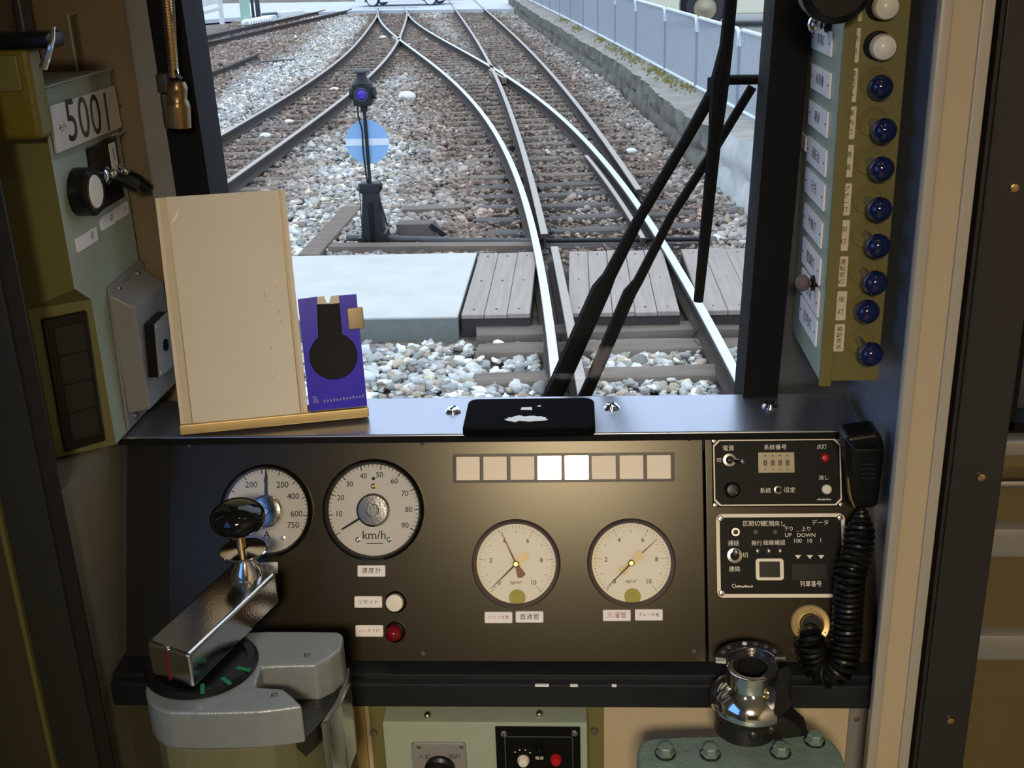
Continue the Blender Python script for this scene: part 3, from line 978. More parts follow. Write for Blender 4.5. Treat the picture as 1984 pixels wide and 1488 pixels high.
for px, py in [(1160, 72), (1190, 90), (1215, 104), (1232, 112), (1262, 130), (1278, 138), (1118, 52), (1092, 36), (1302, 152), (1328, 165)]:
    q = on_z(px - 4, py + 3, .33)
    for k in range(34):
        d = Vector((rw.gauss(.03, .10), rw.gauss(0, .55), 0)) * .9
        mb.hexa('moss', [(q.x + d.x - .02, q.y + d.y, .31), (q.x + d.x + .02, q.y + d.y, .31), (q.x + d.x + .02, q.y + d.y + .02, .31), (q.x + d.x - .02, q.y + d.y + .02, .31),
                         (q.x + d.x + .01, q.y + d.y, .345), (q.x + d.x + .02, q.y + d.y, .35), (q.x + d.x + .02, q.y + d.y + .02, .35), (q.x + d.x + .01, q.y + d.y + .02, .345)])
tag(mb.build('moss_tufts', smooth=False), 'yellow green moss and grass along the foot of the mesh fence', 'moss', kind='stuff')

FN = thing('mesh_fence', 'pale blue white mesh fence on the stone wall beside the tracks', 'fence', T((1.85, 17.3, .3)))
fb = [on_z(*p, .36) for p in [(1026, 0), (1150, 60), (1226, 100), (1285, 135), (1361, 178), (1410, 205), (1463, 219)]]
fx = np.polyfit([p.y for p in fb], [p.x for p in fb], 2)
fpt = lambda y: Vector((float(np.polyval(fx, y)), y, 0))
ytop = [on_z(*p, 1.33).y for p in [(1232, 0), (1290, 16), (1368, 33), (1471, 56)]]
posts = [ytop[3] - 2.4, ytop[3], ytop[2], ytop[1], ytop[0]]
st = posts[-1] - posts[-2]
while posts[-1] < 44: posts.append(posts[-1] + 2.45)
FM = T((1.85, 17.3, .3))
for k, (ya, yb) in enumerate(zip(posts, posts[1:])):
    A, B = fpt(ya), fpt(yb)
    d = (B - A).normalized()
    a, b = A + d * .04, B - d * .04
    z0, z1 = .36, 1.33
    mb = MB()
    cr = .10
    loop = [a + Vector((0, 0, z1 - cr)), a + d * .03 + Vector((0, 0, z1 - .03)), a + d * cr + Vector((0, 0, z1)), b - d * cr + Vector((0, 0, z1)), b - d * .03 + Vector((0, 0, z1 - .03)), b + Vector((0, 0, z1 - cr))]
    mb.tube('fence_white', [loop[0] - Vector((0, 0, .10))] + loop + [loop[-1] - Vector((0, 0, .10))], .026, 8)
    for v in (a, b): mb.tube('fence_side', [v + Vector((0, 0, z0)), v + Vector((0, 0, z1 - .18))], .016, 8)
    mb.tube('fence_white', [a + Vector((0, 0, z0)), b + Vector((0, 0, z0))], .024, 8)
    pn = mb.build('panel_frame', FN)
    mb = MB()
    L = (b - a).length
    n = int(L / .05)
    for i in range(1, n):
        p = a + d * (L * i / n)
        mb.box('fence_mesh', p.x - .004, p.x + .004, p.y - .0065, p.y + .0065, z0 + .01, z1 - .01)
    for i in range(1, 20):
        z = z0 + (z1 - z0) * i / 20
        mb.bar('fence_mesh', a + Vector((0, 0, z)), b + Vector((0, 0, z)), .005, .006)
    mb.build('panel_mesh', pn, smooth=False)
    mb = MB()
    mb.tube('fence_side', [A + Vector((0, 0, .28)), A + Vector((0, 0, 1.22))], .024, 10)
    mb.build('fence_post', FN)

# ---- bus standing beyond the fence
bw = on_z(1366, 54, .3)
bd = Vector((math.cos(math.radians(-13)), math.sin(math.radians(-13)), 0))
BM = Matrix(((bd.x, -bd.y, 0, bw.x), (bd.y, bd.x, 0, bw.y), (0, 0, 1, .3), (0, 0, 0, 1)))
BUS = thing('bus', 'cream bus with a dark red band parked on the asphalt beyond the fence', 'bus', BM)
prof = []
wr = .62
arch = [(wr * math.cos(t), .52 + wr * math.sin(t)) for t in np.linspace(math.pi + .45, -.45, 20)]
prof = [(-1.35, .32), (-wr - .05, .32)] + arch + [(wr + .05, .32), (6.6, .32), (6.6, 2.95), (-1.35, 2.95)]
mb = MB()
MX = BM @ T((0, .12, 0)) @ Matrix.Rotation(math.pi / 2, 4, 'X')
mb.prism('bus_cream', prof, -2.35, 0, .04, M=Matrix.Rotation(math.pi / 2, 4, 'X') @ T((0, 0, .12)))
mb.build('body', BUS, BM)
mb = MB()
mb.box('bus_red', -1.37, 6.62, -.16, 2.3, .93, 1.22)
mb.build('band', BUS, BM)
mb = MB()
for k in range(5): mb.box('car_glass', -1.1 + k * 1.5, .25 + k * 1.5, -.15, -.10, 1.5, 2.4, .05)
mb.build('window_strip', BUS, BM)
mb = MB()
mb.box('tyre', -.66, .66, .10, 2.2, .30, 1.15)
mb.build('wheel_arch', BUS, BM)
for dx in (0, 4.4):
    MWb = BM @ T((dx, -.06, .46)) @ Matrix.Rotation(math.pi / 2, 4, 'X')
    mb = MB()
    mb.lathe('tyre', [(.27, .02), (.30, .05), (.43, .05), (.46, .02), (.46, -.25), (.27, -.25)], 40)
    wh = mb.build('wheel', BUS, MWb)
    mb = MB()
    mb.lathe('hub', [(.27, .02), (.24, -.02), (.16, 0), (.10, .06), (.05, .08), (0, .08)], 32)
    mb.build('hub', wh, MWb)

# ---- level crossing road, far car, guard rail and posts
def flat(name, m, pts, z0, z1, label, cat=None):
    mb = MB()
    Q = [on_z(*p, z1) if len(p) == 2 and not isinstance(p, Vector) else p for p in pts]
    mb.prism(m, [(q[0], q[1]) for q in Q], z0, z1)
    o = mb.build(name, smooth=False)
    return struct(o, label)
e1, e2 = on_z(700, 20, -.02), on_z(978, 17, -.02)
dv = (e2 - e1).normalized()
nv = Vector((-dv.y, dv.x, 0))
l0 = on_z(520, 27, -.02)
flat('level_crossing_road', 'road', [e2 + dv * 30, e1, l0, on_z(505, 30, -.02), on_z(372, 40, -.02), on_z(372, 40, -.02) + Vector((-14, -4, 0)), l0 + Vector((-30, 14, 0)), e1 + nv * 6.5 - dv * 12, e1 + nv * 6.5, e2 + dv * 30 + nv * 6.5], -.16, -.025, 'pale concrete road over the tracks')
mb = MB()
for a, b in ((on_z(706, 19, -.08), on_z(784, 18.5, -.08)), (on_z(792, 18.5, -.08), on_z(808, 18, -.08))):
    mb.bar('concrete', a, b, .35, .2)
struct(mb.build('crossing_kerb', smooth=False), 'pale kerb at the near edge of the level crossing')
mb = MB()
mb.hexa('moss', [(-60, 62, -.2), (-8, 72, -.2), (-8, 90, -.2), (-60, 90, -.2), (-60, 64, .6), (-8, 74, .6), (-8, 90, 4), (-60, 90, 4)])
struct(mb.build('grass_bank', smooth=False), 'grassy bank beyond the level crossing')

w1, w2 = on_z(722, 13, -.02), on_z(834, 10.5, -.02)
cv = (w2 - w1)
wb = cv.length
cv.normalize()
CM = Matrix(((cv.x, -cv.y, 0, w1.x), (cv.y, cv.x, 0, w1.y), (0, 0, 1, -.02), (0, 0, 0, 1)))
CAR = thing('car', 'white car driving over the far level crossing, only its wheels in view', 'car', CM)
R_ = .27
def arc(cx): return [(cx + .34 * math.cos(t), .27 + .34 * math.sin(t)) for t in np.linspace(math.pi + .3, -.3, 14)]
side = [(-.75, .20), (-.40, .16)] + arc(0) + arc(wb) + [(wb + .40, .16), (wb + .62, .20), (wb + .66, .75), (wb + .2, .92), (wb - .45, 1.45), (.1, 1.5), (-.62, 1.05), (-.78, .8)]
mb = MB()
mb.prism('car_white', side, -1.5, 0, .03, M=Matrix.Rotation(math.pi / 2, 4, 'X'))
mb.build('body', CAR, CM)
mb = MB()
mb.prism('car_glass', [(-.35, .95), (wb - .1, .95), (wb - .5, 1.38), (.15, 1.42)], -.01, .012, M=Matrix.Rotation(math.pi / 2, 4, 'X'))
mb.build('side_window', CAR, CM)
for dx in (0, wb):
    for yy in (.02, 1.35):
        MWc = CM @ T((dx, yy, R_)) @ Matrix.Rotation(math.pi / 2, 4, 'X')
        mb = MB()
        mb.lathe('tyre', [(.17, .02), (R_ - .02, .03), (R_, 0), (R_, -.16), (.17, -.16)], 28)
        mb.lathe('paint_white', [(.225, .026), (.12, .04), (0, .034)], 24)
        mb.build('wheel', CAR, MWc)
pa, pb = on_z(392, 60, -.05), on_z(431, 47, -.05)
GR = thing('guard_rail_fence', 'white steel guard rail beside the road at the far left', 'guard rail', T(pa))
d = pb - pa
for k, q in enumerate((pa, pb)):
    mb = MB()
    mb.tube('paint_white', [(0, 0, 0), (0, 0, .95)], .085, 14)
    mb.ball('paint_white', (0, 0, .95), .085, (1, 1, .5), sub=2)
    mb.build('post', GR, T(q))
mb = MB()
e = pb + d * .12 - pa
s0 = -d * 1.6
for z in (.55, .86):
    mb.bar('paint_white', s0 + Vector((0, -.1, z)), e + Vector((0, -.1, z)), .06, .26 if z > .6 else .12, bev=.02)
mb.build('beam', GR, T(pa))
q = on_z(478, 49, -.05)
mb = MB()
mb.tube('post_green', [(0, 0, -.1), (0, 0, 5)], .17, 20)
tag(mb.build('green_post', M=T(q)), 'pale green steel post standing by the far road', 'post')
for px, lb in ((492, 'thin black post just right of the pale green post'), (502, 'thicker black post second to the right of the pale green post')):
    q = on_z(px, 41, -.05)
    mb = MB()
    r_ = .05 if px < 495 else .085
    mb.tube('post_dark', [(0, 0, -.1), (0, 0, 5)], r_, 12)
    tag(mb.build('black_post', M=T(q)), lb, 'post')
mb = MB()
for k in range(9):
    a = on_z(478 + k * 5, 50 - k * .9, -.05)
    mb.ball('white_rock', (a.x - q.x, a.y - q.y, .1), .22, (1, 1, .6), sub=1)
tag(mb.build('rubble', M=T(q)), 'pale rubble heaped round the feet of the green and black posts', 'rubble', kind='stuff')
for (x0, x1, y0, m, lb) in ((511, 537, 30, 'dark_steel', 'dark grey kerb block beside the black posts'), (541, 584, 28, 'paint_white', 'long white kerb block before the far road'), (508, 532, 36, 'fence_white', 'pale green white kerb block at the foot of the black posts')):
    a, b = on_z(x0, y0, 0), on_z(x1, y0 - (x1 - x0) * .1, 0)
    c = (a + b) / 2
    mb = MB()
    mb.bar(m, a - c, b - c, .3, .3, bev=.04)
    tag(mb.build('kerb_block', M=T((c.x, c.y, -.06))), lb, 'kerb block')

# ================================================================== THE CAB: walls, windscreen, posts
YW = 1.555                                              # inner face of the front wall
WALLX = 0.388                                           # inner face of the right-hand side wall by the desk
opn = [(-.508, 2.78), (-.490, 1.80), (.229, 1.80), (.262, 2.78)]      # windscreen glass edge: TL BL BR TR (x, z)
def front_ring(m, a, b, y0, y1):
    mb = MB()
    M = T((0, 0, 0)) @ Matrix.Rotation(math.pi / 2, 4, 'X')            # local (x, y, z) -> world (x, -z, y)
    mb.ring(m, a, b, -y1, -y0, M)
    return mb
gask = [(-.553, 2.83), (-.538, 1.76), (.276, 1.76), (.312, 2.83)]
wn = thing('window_1', 'tall windscreen with thick black rubber gasket above the desk', 'window', T((-.13, YW, 1.8)))
wn['kind'] = 'structure'
front_ring('rubber', gask, opn, YW - .035, YW + .05).build('gasket', wn, ang=20)
mb = MB()
mb.box('screen_glass', -.53, .275, YW + .014, YW + .020, 1.78, 2.80)
mb.build('pane', wn, smooth=False)
mb = MB()
mb.box('brown_wall', -.80, -.54, YW, YW + .05, .95, 3.1)
mb.box('dark_steel', .270, WALLX + .01, YW, YW + .05, .95, 3.1)
mb.box('dark_steel', -.56, .32, YW, YW + .05, .95, 1.79)
mb.box('dark_steel', -.56, .32, YW, YW + .05, 2.79, 3.1)
struct(mb.build('wall_front', smooth=False), 'front wall round the windscreen')
mb = MB()
a = on_y(292, 300, YW).x
b = on_y(352, 300, YW).x
mb.box('grey_trim', a, b, YW - .02, YW, 1.2, 3.05, .006)
struct(mb.build('trim_1'), 'grey post left of the windscreen')
# right side wall of the desk recess, and the posts right of it
mb = MB()
mb.box('steel_blue', WALLX, WALLX + .02, 1.232, YW, .95, 3.1)
struct(mb.build('wall_right', smooth=False), 'bluish steel side wall right of the desk')
PY = 1.22
def px_x(px, py=850, y=PY): return on_y(px, py, y).x
mb = MB()
e = [px_x(v) for v in (1739, 1758, 1811, 1832, 1853, 1955)]
mb.box('alu_trim', e[0], e[1] + .002, PY - .004, PY + .010, .95, 3.1, .003)
struct(mb.build('trim_2'), 'grey edge strip of the beige post')
mb = MB()
mb.box('beige_post', e[1], e[2], PY, PY + .05, .95, 3.1, .002)
struct(mb.build('trim_3'), 'beige post right of the desk')
mb = MB()
mb.box('alu_trim', e[2] - .001, e[3], PY - .003, PY + .04, .95, 3.1, .002)
struct(mb.build('trim_4'), 'grey edge strip right of the beige post')
mb = MB()
mb.box('dark_gap', e[3], e[4] + .01, PY + .03, PY + .06, .95, 3.1)
mb.box('dark_gap', e[4] - .004, e[4] + .002, PY + .006, PY + .05, .95, 3.1)
struct(mb.build('trim_5', smooth=False), 'dark channel beside the column')
mb = MB()
mb.box('column_grey', e[4], e[5], PY + .002, PY + .10, .95, 3.1, .003)
for px, py in ((1966, 364), (1902, 925), (1842, 1397)):
    q = on_y(px, py, PY)
    mb.lathe('brass', [(.005, 0), (.0045, .003), (0, .0045)], 16, T((q.x, PY + .002, q.z)) @ Matrix.Rotation(math.pi / 2, 4, 'X'))
struct(mb.build('trim_6'), 'dark grey column with brass screws at the right')
# tan wall with ribs and a window at the far right
YT = 1.50
zz = lambda py: on_y(1970, py, YT).z
mb = MB()
z_sill = zz(828)
x0 = e[5] - .02
mb.box('tan_wall', x0 + .0, 1.25, YT, YT + .05, .95, z_sill)
mb.box('grey_trim', x0, 1.25, YT - .03, YT + .02, zz(868), zz(838), .006)
mb.box('chrome_worn', x0, 1.25, YT - .045, YT + .02, zz(920), zz(905), .004)
for ya, yb in ((1010, 1070), (1215, 1268)):
    mb.box('grey_trim', x0, 1.25, YT - .022, YT + .02, zz(yb), zz(ya), .010)
mb.box('tan_wall', 1.15, 1.25, YT, YT + .05, .95, 3.1)
struct(mb.build('wall_front_right'), 'ribbed tan front wall right of the column')
w2t = thing('window_2', 'right front window at the edge of the picture', 'window', T((1.0, YT, zz(828))))
w2t['kind'] = 'structure'
mb = MB()
mb.box('rubber', x0, 1.2, YT - .01, YT + .04, z_sill - .004, z_sill + .012)
mb.box('rubber', x0, px_x(1966, 780, YT), YT - .01, YT + .04, z_sill, 3.0)
mb.build('frame', w2t)
mb = MB()
mb.box('screen_glass', x0, 1.2, YT + .018, YT + .024, z_sill, 3.1)
mb.build('pane', w2t, smooth=False)
# left side
XL = -.72
mb = MB()
mb.box('brown_wall', XL - .04, XL, 1.23, YW, 1.9, 3.1)
mb.box('grey_wall', XL - .04, -.640, 1.222, YW, .95, on_x(232, 853, -.62).z - .004)
for px0, px1 in ((26, 46), (62, 96), (106, 132), (300, 318)):
    p0, p1 = on_x(px0, 30, XL), on_x(px1, 30, XL)
    mb.box('grey_wall' if px0 == 62 else 'dark_steel', XL, XL + .012, p0.y, p1.y, 2.2, 3.1, .003)
struct(mb.build('wall_left', smooth=False), 'brown left side wall')
LY = 1.205
lx = lambda px, py=1230: on_y(px, py, LY).x
f = [lx(v) for v in (50, 57, 140, 166)]
mb = MB()
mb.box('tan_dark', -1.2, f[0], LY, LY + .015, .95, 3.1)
struct(mb.build('wall_left_rear', smooth=False), 'tan wall at the far left edge')
mb = MB()
mb.box('olive_box', f[0] - .002, f[1], LY - .006, LY + .012, .95, 3.1, .002)
struct(mb.build('trim_7'), 'thin cream edge strip on the left')
mb = MB()
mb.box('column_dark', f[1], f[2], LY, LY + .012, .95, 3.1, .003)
struct(mb.build('trim_8'), 'dark grey column on the left')
mb = MB()
mb.box('dark_gap', f[2] - .01, f[3], LY + .006, LY + .010, .95, 3.1)
struct(mb.build('trim_9', smooth=False), 'dark channel right of the left column')
# shell behind the viewer: side walls with a left door window, added shade partition, back wall, floor, ceiling
mb = MB()
mb.box('floor_vinyl', -1.3, 1.3, -7.6, 1.6, .93, .95)
struct(mb.build('floor', smooth=False), 'dark vinyl cab floor')
mb = MB()
mb.box('ceiling_paint', -1.3, 1.3, -7.6, 1.62, 3.05, 3.12)
struct(mb.build('ceiling', smooth=False), 'cream ceiling')
mb = MB()
CX = -.80
for (ya, yb, za, zb) in ((-.25, 1.205, .95, 1.85), (-.25, 1.205, 2.75, 3.1), (-.25, -.12, 1.85, 2.75), (.80, 1.205, 1.85, 2.75)):
    mb.box('grey_wall', CX - .04, CX, ya, yb, za, zb)
struct(mb.build('wall_left_cab', smooth=False), 'left cab wall with a side window')
mb = MB()
mb.box('cream_wall', -.84, -.27, -.29, -.25, .95, 3.1)  # unseen partition added; its edge keeps lamp light off the far left
struct(mb.build('wall_shade_partition', smooth=False), 'added partition behind the driver, shading the far left')
mb = MB()
mb.box('cream_wall', -.84, -.80, -7.6, -.25, .95, 3.1)
struct(mb.build('wall_left_saloon', smooth=False), 'cream left wall behind the cab with a side window')
mb = MB()
mb.box('cream_wall', 1.22, 1.26, -7.6, 1.6, .95, 3.1)
struct(mb.build('wall_right_saloon', smooth=False), 'cream right wall behind the cab')
mb = MB()
mb.box('cream_wall', -1.3, 1.3, -7.62, -7.58, .95, 3.1)
struct(mb.build('wall_back', smooth=False), 'cream back wall of the saloon')
mb = MB()
mb.box('tinted_glass', CX - .022, CX - .018, -.13, .81, 1.84, 2.76)
struct(mb.build('window_3', smooth=False), 'left side window pane')
mb = MB()
mb.box('dark_steel', -1.3, 1.3, 1.61, 1.66, .2, 1.76)
mb.box('dark_steel', WALLX, .66, 1.56, 1.66, .95, 3.1)
mb.box('dark_steel', -1.3, -.72, 1.56, 1.66, .95, 3.1)
struct(mb.build('wall_front_outside', smooth=False), 'outer front of the car body')

# ================================================================== THE DESK
DT = math.radians(24)
D = Plane(on_plane(992, 850, CAM + ray(992, 850) * 1.55, Vector((0, -math.cos(DT), math.sin(DT)))), (1, 0, 0), (0, math.sin(DT), math.cos(DT)))
DK = thing('control_desk', 'dark olive instrument desk with a glossy ledge under the windscreen', 'desk', D.M)
dx0, dxm, dx1 = D.p(262, 1000)[0], D.p(1366, 1000)[0], D.p(1698, 1000)[0]
dz0, dz1 = D.p(992, 1305)[1], D.p(992, 838)[1]
xi = D.p(326, 1000)[0]
mb = MB()
mb.box('dash', xi, dxm - .0012, dz0, dz1, -.02, 0, .0015)
mb.box('dash_black', dx0 - .015, xi, dz0 - .02, dz1, -.03, -.008)
for px, py in ((818, 859), (1335, 850), (820, 1266), (1345, 1262), (366, 862), (1150, 1290)):
    x, y = D.p(px, py)
    screw(mb, x, y, 0, .0034, 'iron_rust')
mb.build('instrument_panel', DK, D.M)
mb = MB()
mb.box('dash', dxm + .0012, dx1, dz0, dz1, -.02, .0005, .0015)
mb.build('radio_panel', DK, D.M)
zl = D.o.z + .013                                       # ledge top
yb, yf = YW - .02, on_z(992, 840, zl).y
xa, xb, xc = -.63, on_z(1640, 765, zl).x, on_z(1676, 826, zl).x
mb = MB()
mb.prism('ledge', [(xa, yf), (xc, yf), (xb + .0, yb), (xa, yb)], zl - .011, zl, .003, 3)
mb.box('dash_black', xa, xc - .001, yf - .0012, yf + .002, zl - .0115, zl - .0025)
mb.build('ledge', DK)
mb = MB()
mb.box('rail_black', dx0 + D.o.x - .02, WALLX, 1.250, 1.30, 1.553, 1.589, .003)
mb.box('rail_black', dx0 + D.o.x - .02, WALLX, 1.262, 1.33, 1.585, 1.596, .002)
for px, w in ((1050, .009), (1112, .005), (1190, .003)):
    q = on_y(px, 1325, 1.2495)
    mb.box('sticker_white', q.x - w, q.x + w, 1.2493, 1.252, 1.5868, 1.5898)
mb.build('bottom_rail', DK)
for px, py in ((878, 797), (1185, 790), (1492, 787)):
    q = on_z(px, py, zl)
    mb = MB()
    mb.lathe('chrome', [(.0115, 0), (.0115, .0015), (.0085, .005), (0, .0065)], 24)
    mb.box('ink', -.006, .006, -.0008, .0008, .0055, .0068, M=Matrix.Rotation(1.1, 4, 'Z'))
    mb.build('ledge_bolt', DK, T(q))
def name_plate(parent, P, px, py, w, h, s, label, ink='ink', m='plate', vertical=False, size=None, spread=1.15, screws=False):
    """A small white plate, w x h photograph pixels, with its lettering."""
    k = P.scale(px, py)
    W_, H_ = w * k, h * k
    mb = MB()
    mb.prism(m, rrect(-W_ / 2, W_ / 2, -H_ / 2, H_ / 2, min(W_, H_) * .08, 3), 0, .0022, .0006, 1)
    if vertical:
        sz = size or min(W_ * .62, H_ / (len(s) + .8) * .95)
        n = len(s)
        step = min(H_ * .86 / n, sz * 1.9)
        for i, ch in enumerate(s):
            mb.text(ink, ch, sz, T((0, (n - 1) / 2 * step - i * step, .0024)), res=1)
    else:
        sz = size or min(H_ * .55, W_ * .82 / max(1, len(s)) / spread)
        mb.text(ink, s, sz, T((0, 0, .0024)), spread, 1)
    if screws:
        for sx in (-1, 1): mb.lathe('ink', [(.0016, .0022), (.0012, .003), (0, .0032)], 8, T((sx * W_ * .42, 0, 0)))
    o = mb.build('name_plate', parent, P.sub(px, py), ang=40)
    if label: o['label'] = label
    return o
for px, py, s, ink in ((720, 1106, '速度計', 'ink'), (714, 1166, 'リセット', 'ink'), (716, 1222, 'パンタ下げ', 'ink_red'), (966, 1196, 'シリンダ管', 'ink_red'), (1026, 1195, '直通管', 'ink'),
                       (1195, 1192, '元溜管', 'ink_red'), (1257, 1191, 'ブレーキ管', 'ink'), (512, 1100, '電流計', 'ink')):
    name_plate(DK, D, px, py, 54, 22, s, 'white plate lettered ' + s, ink)

# ---- gauges
def lettering_ring(mb, items, cx, r, size, m, h):
    for s, deg in items:
        a = math.radians(deg)
        mb.text(m, s, size, T((r * math.cos(a), r * math.sin(a), h)), .95, 2)
def round_gauge(px, py, rpx, name, label, build_dial, build_needles, rim='black', face='dial', group=None):
    M = D.sub(px, py)
    k = D.scale(px, py)
    r = rpx * k
    g = thing(name, label, 'gauge', M, group)
    mb = MB()
    mb.lathe(rim, [(r * .90, .0008), (r * .93, .010), (r * .965, .013), (r, .009), (r * 1.01, .0006)], 64)
    mb.build('rim', g, M)
    mb = MB()
    mb.lathe(face, [(0, .0005), (r * .93, .0005)], 64)
    build_dial(mb, r)
    mb.build('dial', g, M, ang=20)
    build_needles(g, M, r)
    mb = MB()
    mb.lathe('gauge_glass', [(0, .0105), (r * .935, .0100), (r * .935, .0095), (0, .0100)], 48)
    mb.build('glass', g, M)
    return g
def ticks(mb, r, a0, a1, n, major, m='ink', r1=.90, l=.05, L=.09, w=.009, h=.0012):
    for i in range(n + 1):
        a = math.radians(a0 + (a1 - a0) * i / n)
        big = i % major == 0
        ll = L if big else l
        mb.box(m, r * (r1 - ll), r * r1, -r * (w if big else w * .55), r * (w if big else w * .55), .0006, h, M=Matrix.Rotation(a, 4, 'Z'))
def speedo_dial(mb, r):
    ticks(mb, r, 213, 213 - 26.6 * 9.4, 47, 5)
    lettering_ring(mb, [(str(10 * i), 213 - 26.6 * i) for i in range(1, 10)], 0, r * .70, r * .155, 'ink', .0012)
    mb.text('ink', 'km/h', r * .24, T((r * .01, -r * .50, .0012)), 1, 2)
    for s, a in (('●', 90),): mb.lathe('ink', [(r * .035, .001), (0, .0012)], 12, T((0, r * .62, 0)))
    for x, y in ((-.31, -.58), (.31, -.58), (0, .47)):
        mb.lathe('brass' if y > 0 else 'screw', [(r * .06, 0), (r * .055, .002), (r * .025, .0026), (0, .002)], 16, T((x * r, y * r, 0)))
    mb.box('ink', -r * .16, r * .16, -r * .008, r * .008, .0006, .001, M=T((r * .02, -r * .66, 0)))
def speedo_needles(g, M, r):
    mb = MB()
    Rn = Matrix.Rotation(math.radians(211), 4, 'Z')
    mb.prism('ink', [(r * .2, -r * .025), (r * .70, -r * .018), (r * .76, 0), (r * .70, r * .018), (r * .2, r * .025)], .004, .0052, M=Rn)
    mb.build('needle', g, M)
    mb = MB()
    mb.lathe('chrome_worn', [(r * .33, .002), (r * .33, .0055), (r * .29, .0075), (r * .13, .0078), (r * .11, .0068), (0, .0068)], 48)
    mb.build('hub', g, M)
def amm_dial(mb, r):
    ticks(mb, r, 150, -28, 34, 5)
    lettering_ring(mb, [('200', 121), ('0', 92), ('200', 58), ('400', 28), ('600', -6), ('750', -28)], 0, r * .66, r * .19, 'ink', .0012)
    mb.text('ink', 'A', r * .24, T((0, -r * .52, .0012)), 1, 2)
    for x in (-.36, .36): mb.lathe('screw', [(r * .06, 0), (r * .055, .002), (0, .0026)], 16, T((x * r, -r * .58, 0)))
def amm_needles(g, M, r):
    mb = MB()
    mb.prism('ink', [(r * .3, -r * .035), (r * .72, -r * .028), (r * .93, 0), (r * .72, r * .028), (r * .3, r * .035)], .004, .0052, M=Matrix.Rotation(math.radians(90), 4, 'Z'))
    mb.build('needle', g, M)
    mb = MB()
    mb.lathe('chrome_worn', [(r * .35, .002), (r * .35, .005), (r * .30, .0068), (r * .10, .007), (r * .08, .009), (0, .009)], 48)
    mb.build('hub', g, M)
round_gauge(724, 988, 97, 'speedometer', 'round speedometer marked km/h with needle near zero', speedo_dial, speedo_needles)
round_gauge(517, 990, 88, 'ammeter', 'round ammeter marked A, half hidden behind the black handle knob', amm_dial, amm_needles)
def press_dial(mb, r):
    ticks(mb, r, 228, -48, 50, 10, 'ink', .86, .05, .09, .0042)
    ticks(mb, r, 228, -48, 20, 2, 'ink', .74, .03, .05, .004)
    lettering_ring(mb, [(s, 228 - 276 / 5 * i) for i, s in enumerate(('0', '2', '4', '6', '8', '10'))], 0, r * .58, r * .15, 'ink', .0012)
    mb.text('ink', 'kg/cm²', r * .10, T((0, -r * .42, .0012)), 1, 2)
    mb.lathe('sticker_green', [(r * .19, .0006), (r * .19, .0012), (0, .0012)], 32, T((r * .02, -r * .77, 0)))
def press_needles(degs):
    def f(g, M, r):
        for k, (m, deg, tail) in enumerate(degs):
            mb = MB()
            h = .0028 + .0016 * k
            Rn = Matrix.Rotation(math.radians(deg), 4, 'Z')
            mb.prism(m, [(0, -r * .022), (r * .80, -r * .005), (r * .80, r * .005), (0, r * .022)], h, h + .0008, M=Rn)
            mb.prism('needle_brown' if tail else 'clip', [(0, -r * .03), (-r * .30, -r * .10), (-r * .34, 0), (-r * .30, r * .10), (0, r * .03)], h, h + .0008, M=Rn)
            mb.build('needle', g, M)
        mb = MB()
        mb.lathe('brass', [(r * .075, .002), (r * .075, .0066), (r * .05, .0076), (0, .0076)], 24)
        mb.build('hub', g, M)
    return f
round_gauge(1000, 1092, 85, 'pressure_gauge', 'left cream pressure gauge, its two needles spread apart', press_dial, press_needles((('needle_brown', 114.5, 1), ('needle_dark', 224, 0))), 'iron_rust', 'dial_cream')
round_gauge(1223, 1090, 85, 'pressure_gauge', 'right cream pressure gauge, its two needles in one slanting line', press_dial, press_needles((('needle_brown', 42, 0), ('needle_dark', 225, 0))), 'iron_rust', 'dial_cream')

# ---- row of eight indicator lamps
IM = D.sub(1091, 906)
k = D.scale(1091, 906)
IP = thing('indicator_panel', 'black strip of eight square indicator lamps, two of them lit', 'indicator panel', IM)
mb = MB()
w, h = 428 * k, 56 * k
mb.ring('black', rect(-w / 2, w / 2, -h / 2, h / 2), rect(-w / 2 + .002, w / 2 - .002, -h / 2 + .002, h / 2 - .002), 0, .008)
mb.box('black', -w / 2 + .001, w / 2 - .001, -h / 2 + .001, h / 2 - .001, 0, .002)
mb.build('frame', IP, IM, ang=20)
cw = 52.6 * k
for i in range(8):
    m = {3: 'lamp_half', 4: 'lamp_on'}.get(i, 'lamp_off')
    mb = MB()
    s = 23.2 * k
    mb.box(m, -s, s, -s, s, 0, .0078, .0012)
    o = mb.build('lamp_window', IP, IM @ T(((i - 3.5) * cw, 0, 0)))
    if i in (3, 4): o['label'] = 'brightly lit lamp window' if i == 4 else 'lit lamp window with softer glow'

# ---- push button and warning lamp on the desk
M = D.sub(767, 1166); k = D.scale(767, 1166)
PB = thing('push_button', 'round white push button beside the reset plate on the desk', 'button', M)
mb = MB(); mb.lathe('black', [(21 * k, 0), (21 * k, .004), (18 * k, .007), (17 * k, .003)], 32); mb.build('bezel', PB, M)
mb = MB(); mb.lathe('white_cap', [(17 * k, .001), (17 * k, .012), (15.5 * k, .014), (0, .0145)], 36); mb.build('cap', PB, M)
M = D.sub(766, 1224); k = D.scale(766, 1224)
PB = thing('push_button', 'round red glossy button below the white one on the desk', 'button', M)
mb = MB(); mb.lathe('black', [(20 * k, 0), (20 * k, .004), (17 * k, .006), (16 * k, .002)], 32); mb.build('bezel', PB, M)
mb = MB(); mb.lathe('red_cap', [(15 * k, .001), (16.5 * k, .010), (14 * k, .017), (8 * k, .021), (0, .0225)], 36); mb.build('cap', PB, M)

